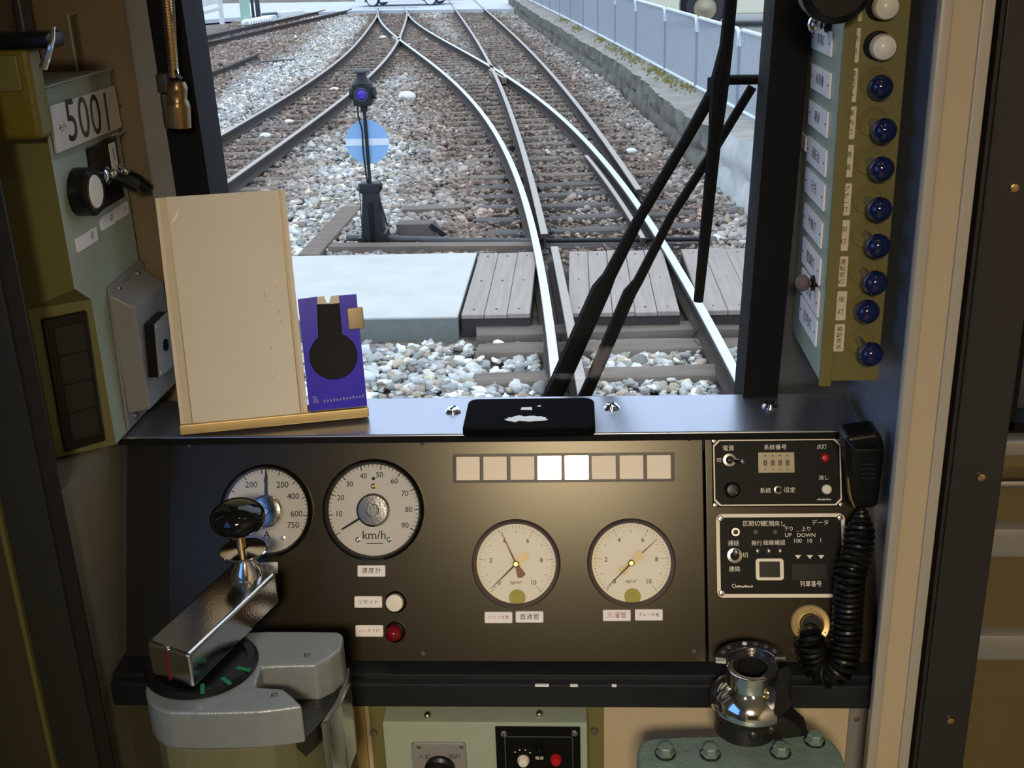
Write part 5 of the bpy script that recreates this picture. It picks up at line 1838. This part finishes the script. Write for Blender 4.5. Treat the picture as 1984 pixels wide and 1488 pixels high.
mb.box('bracket', a.x, b.x, NY + .012, YW - .02, b.z, G_(310, 180, NY + .02).z, .004)
mb.box('bracket', a.x - .002, a.x + .012, NY + .012, NY + .03, G_(310, 180, NY + .02).z, a.z, .003)
mb.build('wall_bracket', gl)

# ================================================================== TIMETABLE HOLDER ON THE LEDGE
hA, hB = on_z(351, 838, zl + .004), on_z(714, 803, zl + .004)
hu = (hB - hA).normalized()
tl = math.radians(12)
hn0 = Vector((hu.y, -hu.x, 0))
hv = (Vector((0, 0, 1)) * math.cos(tl) - hn0 * math.sin(tl)).normalized()
HP_ = Plane(hA, hu, hv)
TH = thing('timetable_holder', 'cream paper timetable holder leaning on a brass rail at the left of the ledge', 'holder', HP_.M)
P = lambda *p: HP_.p(*p)
mb = MB()
bd_ = [P(302, 384), P(552, 367), P(597, 800), P(351, 820)]
mb.prism('card_edge', bd_[::-1], .004, .0065)
lft = [P(302, 384), P(324, 382), P(374, 818), P(351, 820)]
mb.prism('card', [P(324, 382), P(538, 368), P(583, 801), P(374, 818)][::-1], .0062, .0078)
for a, b in (((324, 382), (374, 818)), ((538, 368), (583, 801))):
    (xa_, ya_), (xb_, yb_) = P(*a), P(*b)
    mb.prism('clip', [(xa_ - .0006, ya_), (xa_ + .0006, ya_), (xb_ + .0006, yb_), (xb_ - .0006, yb_)][::-1], .0064, .0081)
rs = random.Random(8)
for px, py, l in ((514, 570, 10), (516, 582, 6), (537, 555, 3), (541, 602, 3), (544, 622, 2), (526, 673, 3), (535, 722, 3), (528, 730, 2), (513, 556, 2), (542, 606, 2)):
    x, y = P(px, py)
    mb.box('clip', x - .0005, x + .0005, y - l * .0004, y + l * .0004, .0075, .0080)
mb.build('paper_board', TH, HP_.M, smooth=False)
mb = MB()
lo = [P(302, 384), P(552, 367), P(597, 800), P(351, 820)]
mb.prism('film', [lerp(lo[0], lo[1], .03), lerp(lo[0], lo[1], .97), lerp(lo[3], lo[2], .97), lerp(lo[3], lo[2], .03)][::-1], .0084, .0090)
mb.prism('white_cap', [P(351, 400), P(344, 424), P(331, 438), P(336, 424)], .0090, .0094)
mb.build('clear_cover', TH, HP_.M, smooth=False)
mb = MB()
b0_, b1_ = P(350, 840), P(715, 805)
mb.box('gold_rail', 0, b1_[0], -.0015, .0125, -.006, .014, .002)
mb.box('bracket', .002, b1_[0] - .002, -.0015, .02, -.012, -.005)
mb.build('base_rail', TH, HP_.M)
# the blue watch tray at its right
k = HP_.scale(645, 680)
wt = [P(578, 578), P(610, 573), P(620, 650)]
def wp(px, py): return P(px, py)
cx_, cy_ = wp(646, 688)
rr_ = 46.5 * k
slotL, slotR = wp(619, 640), wp(663, 640)
a0 = math.degrees(math.atan2(slotR[1] - cy_, slotR[0] - cx_))
inner = []
aL, aR = math.radians(124), math.radians(63)
for i in range(41):
    t = aR - (aR + 2 * math.pi - aL) * i / 40
    inner.append((cx_ + rr_ * math.cos(t), cy_ + rr_ * math.sin(t)))
outl = [wp(577, 579), wp(614, 574), inner[-1]] + inner[::-1][1:-1] + [inner[0], wp(656, 572), wp(690, 569), wp(711, 783), wp(600, 794)]
mb = MB()
mb.prism('navy', outl, .004, .0115)
bx_, by_ = wp(606, 771)
for i in range(13):
    u = i / 12
    px_, py_ = 629 + 74 * u, 775 - 10 * u
    x, y = wp(px_, py_)
    mb.box('navy_mark', x - .0012, x + .0010, y - .0016, y + (.0016 if i % 3 else .0026), .0114, .0119)
x, y = wp(612, 772)
for j in range(5): mb.box('navy_mark', x - .004, x + .0045 - j * .0008, y - .004 + j * .002, y - .0030 + j * .002, .0114, .0119)
tr = mb.build('watch_tray', TH, HP_.M, ang=20)
mb = MB()
mb.prism('black_matte', [wp(606, 590), wp(664, 585), wp(694, 640), wp(702, 740), wp(598, 745), wp(592, 640)][::-1], .0015, .0042)
mb.prism('card_edge', [wp(611, 575), wp(628, 573), wp(633, 588), wp(614, 588)][::-1], .0045, .009)
mb.prism('card_edge', [wp(641, 573), wp(657, 571), wp(659, 586), wp(637, 588)][::-1], .0045, .009)
mb.build('tray_back', tr, HP_.M, smooth=False)
mb = MB()
(xa_, ya_), (xb_, yb_) = wp(675, 637), wp(702, 593)
mb.box('clip', xa_, xb_, ya_, yb_, .006, .0155, .002)
mb.build('clip', tr, HP_.M)

# ================================================================== MASTER CONTROLLER
ZM = 1.70
m_ = lambda px, py, z=ZM: on_z(px, py, z)
MC = thing('master_controller', 'cast grey master controller with a chrome crank handle and black knob', 'controller', T((m_(430, 1300).x, m_(430, 1300).y, 1.0)))
Cc = m_(388, 1300)
def zpts(L, z=ZM): return [(m_(*p, z).x, m_(*p, z).y) for p in L]
lid = zpts([(281, 1335), (284, 1350), (292, 1364), (306, 1374), (327, 1380), (380, 1381), (440, 1380), (500, 1378), (548, 1373), (586, 1367), (566, 1347), (548, 1333), (500, 1330), (496, 1327), (501, 1308), (506, 1291), (560, 1289), (612, 1288), (640, 1275), (661, 1257), (665, 1240), (664, 1228), (655, 1223), (590, 1222), (520, 1222), (440, 1225), (360, 1240), (310, 1270), (288, 1305)])
mb = MB()
mb.prism('mc_cast', lid, ZM - .052, ZM, .004, 3)
mb.build('lid', MC)
mb = MB()
body = zpts([(288, 1345), (305, 1372), (340, 1380), (440, 1380), (520, 1372), (560, 1350), (610, 1310), (655, 1265), (658, 1235), (500, 1228), (360, 1245), (300, 1290)])
bc = sum((Vector((x, y, 0)) for x, y in body), Vector()) / len(body)
body = [(bc.x + (x - bc.x) * .985, bc.y + (y - bc.y) * .97) for x, y in body]
mb.prism('mc_body', body, .955, ZM - .053, .003, 2)
mb.build('body', MC)
mb = MB()
wall_ = zpts([(661, 1257), (668, 1230), (672, 1240), (672, 1262), (655, 1300), (628, 1335), (612, 1340), (640, 1300)])
mb.prism('chrome_worn', wall_, ZM - .15, ZM - .045, .002, 1)
nz_ = zpts([(506, 1289), (610, 1287), (650, 1265), (640, 1300), (600, 1345), (580, 1362), (548, 1333), (500, 1330)])
mb.prism('valve_black', nz_, ZM - .075, ZM - .05)
mb.build('slot_guard', MC)
hb = m_(392, 1290)
rX = (m_(500, 1290) - hb).length * .98
mb = MB()
mb.lathe('black', [(0, .0), (rX, .0), (rX, .004), (rX * .93, .008), (rX * .80, .008), (rX * .78, .004), (0, .004)], 56)
mb.build('dial_ring', MC, T((hb.x, hb.y, ZM - .001)))
mat('mark_green', (0.005, 0.20, 0.07), 0.5)
mb = MB()
for px, py in ((480, 1297), (457, 1334), (393, 1358)):
    q = m_(px, py, ZM + .008)
    d = Vector((q.x - hb.x, q.y - hb.y, 0))
    d.normalize()
    a = math.atan2(d.y, d.x)
    mb.box('mark_green', -.009, .009, -.0025, .0025, .0, .0012, M=T((hb.x + d.x * rX * .87, hb.y + d.y * rX * .87, ZM + .0068)) @ Matrix.Rotation(a, 4, 'Z'))
mb.build('notch_marks', MC, smooth=False)
for px, py, s in ((594, 1270, 'ヨ'), (531, 1347, 'ヨ')):
    mb = MB()
    q = m_(px, py, ZM)
    mb.text('ink', '切', .009, T((q.x, q.y, ZM + .0006)), 1, 1)
    mb.build('lettering', MC)
ZH = ZM + .056
tp_ = [m_(*p, ZH) for p in ((282, 1243), (365, 1270), (535, 1108), (455, 1085))]
mb = MB()
mb.hexa('chrome_worn', [(v.x, v.y, ZH) for v in tp_] + [(v.x, v.y, ZM + .009) for v in tp_], .005, 3)
hd = mb.build('handle', MC)
fA, fB = tp_[0], tp_[1]
dl = (fB - fA)
nrm = Vector((dl.y, -dl.x, 0)).normalized()
q = fA + dl * .46
mb = MB()
ang_ = math.atan2(dl.y, dl.x)
mb.box('red_cap', -.0015, .0015, -.0008, .0012, -.044, -.004, M=T((q.x, q.y, ZH)) @ Matrix.Rotation(ang_, 4, 'Z'))
mb.box('chrome', -.0035, .0035, -.001, .004, -.004, .0015, .001, M=T((q.x, q.y, ZH)) @ Matrix.Rotation(ang_, 4, 'Z'))
mb.build('pointer_mark', hd)
kb = m_(478, 1113, ZH)
kz = lambda py: on_y(470, py, kb.y).z
mb = MB()
mb.lathe('chrome', [(.021, 0), (.019, .010), (.011, .022), (.010, .030), (0, .030)], 32)
mb.lathe('chrome', [(.010, .028), (.029, .034), (.0305, .0365), (.029, .038), (.006, .040)], 40)
mb.build('collar', hd, T((kb.x, kb.y, ZH - .001)))
mb = MB()
mb.lathe('brass', [(.0065, 0), (.0058, .06), (.0058, kz(1020) - ZH), (0, kz(1020) - ZH)], 20)
mb.build('shaft', hd, T((kb.x - .002, kb.y, ZH)))
mb = MB()
kx = on_y(461, 1003, kb.y)
mb.ball('knob_black', (0, 0, 0), .0345, (1, 1, .66), sub=4)
mb.build('knob', hd, T((kx.x + .0, kb.y, kx.z)))

# ================================================================== BRAKE VALVE
ZV = 1.555
BV = thing('brake_valve', 'driver brake valve with chrome handle socket on a bolted green flange', 'brake valve', T((*on_z(1440, 1440, ZV)[:2], 1.0)))
v_ = lambda px, py, z=ZV: on_z(px, py, z)
fl2 = [(v_(*p).x, v_(*p).y) for p in [(1236, 1500), (1234, 1450), (1242, 1435), (1262, 1428), (1330, 1424), (1420, 1422), (1540, 1420), (1590, 1422), (1612, 1432), (1630, 1455), (1642, 1488), (1648, 1540), (1400, 1560), (1250, 1545)]]
mb = MB()
mb.prism('valve_green', fl2, ZV - .03, ZV, .006, 3)
fc = sum((Vector((x, y, 0)) for x, y in fl2), Vector()) / len(fl2)
mb.lathe('valve_green', [(.04, 0), (.04, -.57), (0, -.57)], 32, T((fc.x, fc.y, ZV - .02)))
mb.build('flange', BV)
for px, py in ((1289, 1461), (1578, 1437), (1376, 1462), (1512, 1459)):
    q = v_(px, py)
    mb = MB()
    mb.lathe('valve_green', [(.012, 0), (.012, .003), (.0095, .0035), (.0095, .011), (.008, .0125), (0, .013)], 6, T((0, 0, 0)))
    mb.lathe('valve_black', [(.013, 0), (.013, .002), (0, .002)], 24)
    mb.build('bolt', BV, T((q.x, q.y, ZV)))
vy = v_(1447, 1395, ZV + .01).y
ax = on_y(1452, 1380, vy)
vz = lambda py: on_y(1452, py, vy).z
mb = MB()
k = (on_y(1500, 1380, vy) - on_y(1400, 1380, vy)).length / 100
mb.lathe('valve_black', [(.0, ZV), (62 * k, ZV), (60 * k, ZV + .02), (52 * k, ZV + .03), (55 * k, vz(1385)), (66 * k, vz(1370)), (66 * k, vz(1352)), (45 * k, vz(1348)), (0, vz(1348))], 40, T((ax.x - .004, vy, 0)))
mb.hexa('valve_black', [(ax.x + .02, vy - .03, ZV), (ax.x + .075, vy - .02, ZV), (ax.x + .075, vy + .02, ZV), (ax.x + .02, vy + .03, ZV), (ax.x + .02, vy - .03, vz(1360)), (ax.x + .045, vy - .02, vz(1372)), (ax.x + .045, vy + .02, vz(1372)), (ax.x + .02, vy + .03, vz(1360))], .005)
for a in range(0, 360, 45):
    mb.ball('valve_black', (ax.x + 52 * k * math.cos(math.radians(a)), vy + 52 * k * math.sin(math.radians(a)), ZV + .016), .009, sub=2)
mb.build('valve_body', BV)
def half_ring(mb, m, r0, r1, z0, z1, a0, a1, n=28, bev=.0015, M=None):
    A = [math.radians(a0 + (a1 - a0) * i / n) for i in range(n + 1)]
    out = [(r1 * math.cos(a), r1 * math.sin(a)) for a in A] + [(r0 * math.cos(a), r0 * math.sin(a)) for a in A[::-1]]
    mb.prism(m, out, z0, z1, bev, 2, M=M)
C0 = T((ax.x, vy, 0))
mb = MB()
t_ = bmesh.new()
prof_ = [(40 * k, vz(1316)), (52 * k, vz(1322)), (64 * k, vz(1330)), (74 * k, vz(1340)), (78 * k, vz(1350)), (77 * k, vz(1360)), (60 * k, vz(1364)), (30 * k, vz(1364))]
NA = 30
gr = [[t_.verts.new((rr * math.cos(math.radians(148 + 154 * i / NA)), rr * math.sin(math.radians(148 + 154 * i / NA)), zz_)) for rr, zz_ in prof_] for i in range(NA + 1)]
for g0, g1 in zip(gr, gr[1:]):
    for i in range(len(prof_) - 1): t_.faces.new((g0[i], g1[i], g1[i + 1], g0[i + 1]))
t_.faces.new(gr[0]); t_.faces.new(gr[-1][::-1])
mb._take(t_, 'chrome', C0)
half_ring(mb, 'chrome', 36 * k, 48 * k, vz(1340), vz(1290), 145, 300, M=C0)        # inner sleeve
mb.build('lower_collar', BV)
mb = MB()
half_ring(mb, 'valve_black', 30 * k, 50 * k, vz(1350), vz(1290), -62, 148, M=C0)
mb.build('sleeve', BV)
mb = MB()
half_ring(mb, 'chrome', 48 * k, 70 * k, vz(1292), vz(1282), 14, 172, M=C0)          # upper rim with lettering marks
for a, m in ((96, 'chrome'), (150, 'iron_grey'), (130, 'iron_grey'), (75, 'iron_grey'), (55, 'iron_grey'), (35, 'screw')):
    t = math.radians(a)
    mb.lathe(m if a != 96 else 'sticker_white', [(5 * k, 0), (4.5 * k, .0018), (0, .002)], 14, C0 @ T((59 * k * math.cos(t), 59 * k * math.sin(t), vz(1282))))
half_ring(mb, 'valve_black', 49 * k, 69.5 * k, vz(1282.6), vz(1281.4), 20, 168, bev=0, M=C0)
mb.build('notch_rim', BV)
mb = MB()
half_ring(mb, 'valve_black', 48 * k, 76 * k, vz(1352), vz(1300), -62, 12, M=C0)
mb.build('handle_stop', BV)
mb = MB()
q = on_y(1478, 1322, vy - .045 * .9)
mb.ball('brass', (0, 0, 0), .009, (1.3, .8, .9), sub=2)
mb.build('catch', BV, T((ax.x + 30 * k, vy - 40 * k, vz(1318))))

# ================================================================== WALL BELOW THE DESK AND ITS SWITCH PANEL
YB = 1.305
mb = MB()
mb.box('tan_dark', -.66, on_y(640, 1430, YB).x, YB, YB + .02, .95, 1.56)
mb.box('lower_wall', on_y(640, 1430, YB).x, WALLX, YB, YB + .02, .95, 1.56)
struct(mb.build('wall_below_desk', smooth=False), 'beige wall panel below the desk')
xq = lambda px, y=YB: on_y(px, 1430, y).x
mb = MB()
mb.box('gold_rail', xq(690), xq(712), YB - .008, YB + .002, .95, 1.553, .002)
struct(mb.build('trim_10'), 'brass coloured strip on the wall below the desk')
mb = MB()
mb.box('grey_trim', xq(1640), WALLX, YB - .006, YB + .002, .95, 1.553)
screw(mb, 0, 0, 0, .004, 'iron_rust', M=T(on_y(1660, 1393, YB - .006)) @ Matrix.Rotation(math.pi / 2, 4, 'X'))
struct(mb.build('trim_11'), 'grey panel at the right below the desk')
YS = 1.262
SP = Plane((0, YS, 1.5), (1, 0, 0), (0, 0, 1))
a, b = SP.p(740, 1403), SP.p(1138, 1397)
ab = on_y(728, 1420, YB)
SB = thing('lower_switch_box', 'green grey switch box under the desk with a rotary switch and red lamp', 'switch box', SP.sub(940, 1440))
mb = MB()
mb.box('olive_box', on_y(718, 1420, YB - .004).x, on_y(1170, 1420, YB - .004).x, YB - .004, YB, 1.2, 1.538, .001)
mb.box('green_box', a[0], b[0], YS, YB - .003, 1.2, 1.5 + (a[1] + b[1]) / 2, .003)
for px, py in ((828, 1389), (1045, 1386)):
    q = on_z(px, py, 1.5 + (a[1] + b[1]) / 2)
    mb.ball('screw', (q.x, q.y, q.z + .002), .005, sub=2)
for px, py in ((724, 1419), (1152, 1415)):
    q = on_y(px, py, YB - .005)
    mb.lathe('iron_rust', [(.0055, 0), (.005, .004), (0, .005)], 16, T(q) @ Matrix.Rotation(math.pi / 2, 4, 'X'))
mb.build('housing', SB)
def sp_rect(px0, py0, px1, py1, h=.004):
    a, b = SP.p(px0, py1, h), SP.p(px1, py0, h)
    return a[0], b[0], a[1], b[1]
x0_, x1_, y0_, y1_ = sp_rect(804, 1441, 902, 1540)
mb = MB()
mb.prism('grey_box', rrect(x0_, x1_, y0_, y1_, .004), 0, .004, .001, 1, M=SP.M)
for px, py in ((812, 1447), (894, 1447)): screw(mb, *SP.p(px, py, .004), .004, .003, M=SP.M)
for px, s in ((823, '入切'), (881, '前灯')): mb.text('ink', s, .0085, SP.M @ T((*SP.p(px, 1466, .004), .0044)), 1, 1)
rp = mb.build('rotary_plate', SB)
mb = MB()
kx_, ky_ = SP.p(852, 1494, .01)
mb.lathe('black', [(.021, .004), (.021, .010), (.017, .013), (.016, .026), (.013, .029), (0, .029)], 32, SP.M @ T((kx_, ky_, 0)))
mb.build('rotary_knob', rp)
x0_, x1_, y0_, y1_ = sp_rect(966, 1411, 1124, 1560)
mb = MB()
mb.box('unit_face', x0_, x1_, y0_, y1_, 0, .004, .0008, M=SP.M)
ix0, ix1, iy0, iy1 = sp_rect(982, 1427, 1110, 1545)
mb.ring('iron_grey', rrect(ix0, ix1, iy0, iy1, .003, 3), rrect(ix0 + .0011, ix1 - .0011, iy0 + .0011, iy1 - .0011, .0025, 3), .0035, .0048, M=SP.M)
for px, py in ((976, 1421), (1113, 1420)): screw(mb, *SP.p(px, py, .004), .004, .0048, M=SP.M)
for i, (px, py) in enumerate(((998, 1458), (1007, 1454), (1018, 1454), (1027, 1459))): mb.text('ink_white', '・', .012, SP.M @ T((*SP.p(px, py, .004), .0044)), 1, 1)
mb.text('ink_white', '電源', .0058, SP.M @ T((*SP.p(1045, 1469, .004), .0044)), 1, 1)
vp = mb.build('volume_plate', SB)
for px, py, m, r_, lb in ((1014, 1474, 'white_cap', .0082, 'cream knob'), (1077, 1472, 'red_lamp', .0080, 'red lamp'), (1045, 1449, 'black', .0042, 'small black toggle')):
    mb = MB()
    mb.lathe(m, [(r_, .004), (r_, .008), (r_ * .7, .0125), (0, .014)], 28, SP.M @ T((*SP.p(px, py, .006), 0)))
    mb.build('knob' if m == 'white_cap' else ('lamp' if m == 'red_lamp' else 'toggle'), vp)['label'] = lb

# ================================================================== WIPER, outside the windscreen
YP = YW + .075
w_ = lambda px, py, dy=0: on_y(px, py, YP + dy)
WP = thing('wiper', 'black windscreen wiper with two parallel arms and an upright blade', 'wiper', T(w_(1100, 790)))
def arm(name, thick, pts):
    mb = MB()
    P = [w_(x, y, dy) for x, y, dy in pts]
    kk = .00075
    n = len(P)
    mb.tube('rubber', P, [t * kk for t in thick], 10)
    mb.build(name, WP)
arm('main_arm', (20, 21, 20, 14, 11, 10.5, 12), [(1040, 830, 0), (1082, 745, 0), (1165, 560, 0), (1180, 535, 0), (1240, 420, -.004), (1330, 270, -.008), (1385, 172, -.01)])
arm('idler_arm', (14, 14, 14, 10.5, 9, 9, 9), [(1098, 840, .012), (1142, 748, .012), (1220, 567, .012), (1236, 545, .012), (1300, 420, .010), (1390, 280, .008), (1458, 168, .006)])
arm('cross_link', (9, 9), [(1392, 155, -.012), (1468, 154, .004)])
mb = MB()
P = [w_(*p) for p in ((1450, -190, -.028), (1416, 0, -.03), (1407, 90, -.032), (1394, 160, -.034), (1392, 190, -.034), (1385, 270, -.034), (1372, 400, -.034), (1353, 584, -.034))]
mb.tube('rubber', P, [.0080, .0088, .0095, .0135, .0125, .0095, .0088, .0072], 10)
mb.build('blade', WP)
a = w_(1398, 165, -.03)
mb = MB()
mb.tube('rubber', [w_(1388, 150, -.012), w_(1386, 185, -.014)], .012, 12)
mb.tube('rubber', [w_(1396, 168, -.036), w_(1386, 170, -.006)], .008, 10)
mb.build('blade_pivot', WP)
for px, py, nm in ((1045, 826, 'pivot_boss'), (1100, 836, 'pivot_boss')):
    mb = MB()
    q = w_(px, py)
    mb.tube('rubber', [q + Vector((0, -.015, 0)), q + Vector((0, .05, 0))], .02, 16)
    mb.build(nm, WP)

# ---- repeats share a group phrase
GROUPS = {'rail': 'rails of the station tracks', 'crossing_deck': 'timber decks of the crossing', 'pressure_gauge': 'pressure gauges on the desk', 'push_button': 'push buttons on the desk',
          'frog_casting': 'rail crossings of the turnouts', 'white_stone': 'white stones on the track bed', 'kerb_block': 'kerb blocks by the far road', 'black_post': 'black posts by the far road',
          'timber': 'loose timbers beside the tracks'}
for o in list(SC.objects):
    if o.parent is None and 'category' in o and 'group' not in o:
        g = GROUPS.get(o.name.split('.')[0])
        if g: o['group'] = g
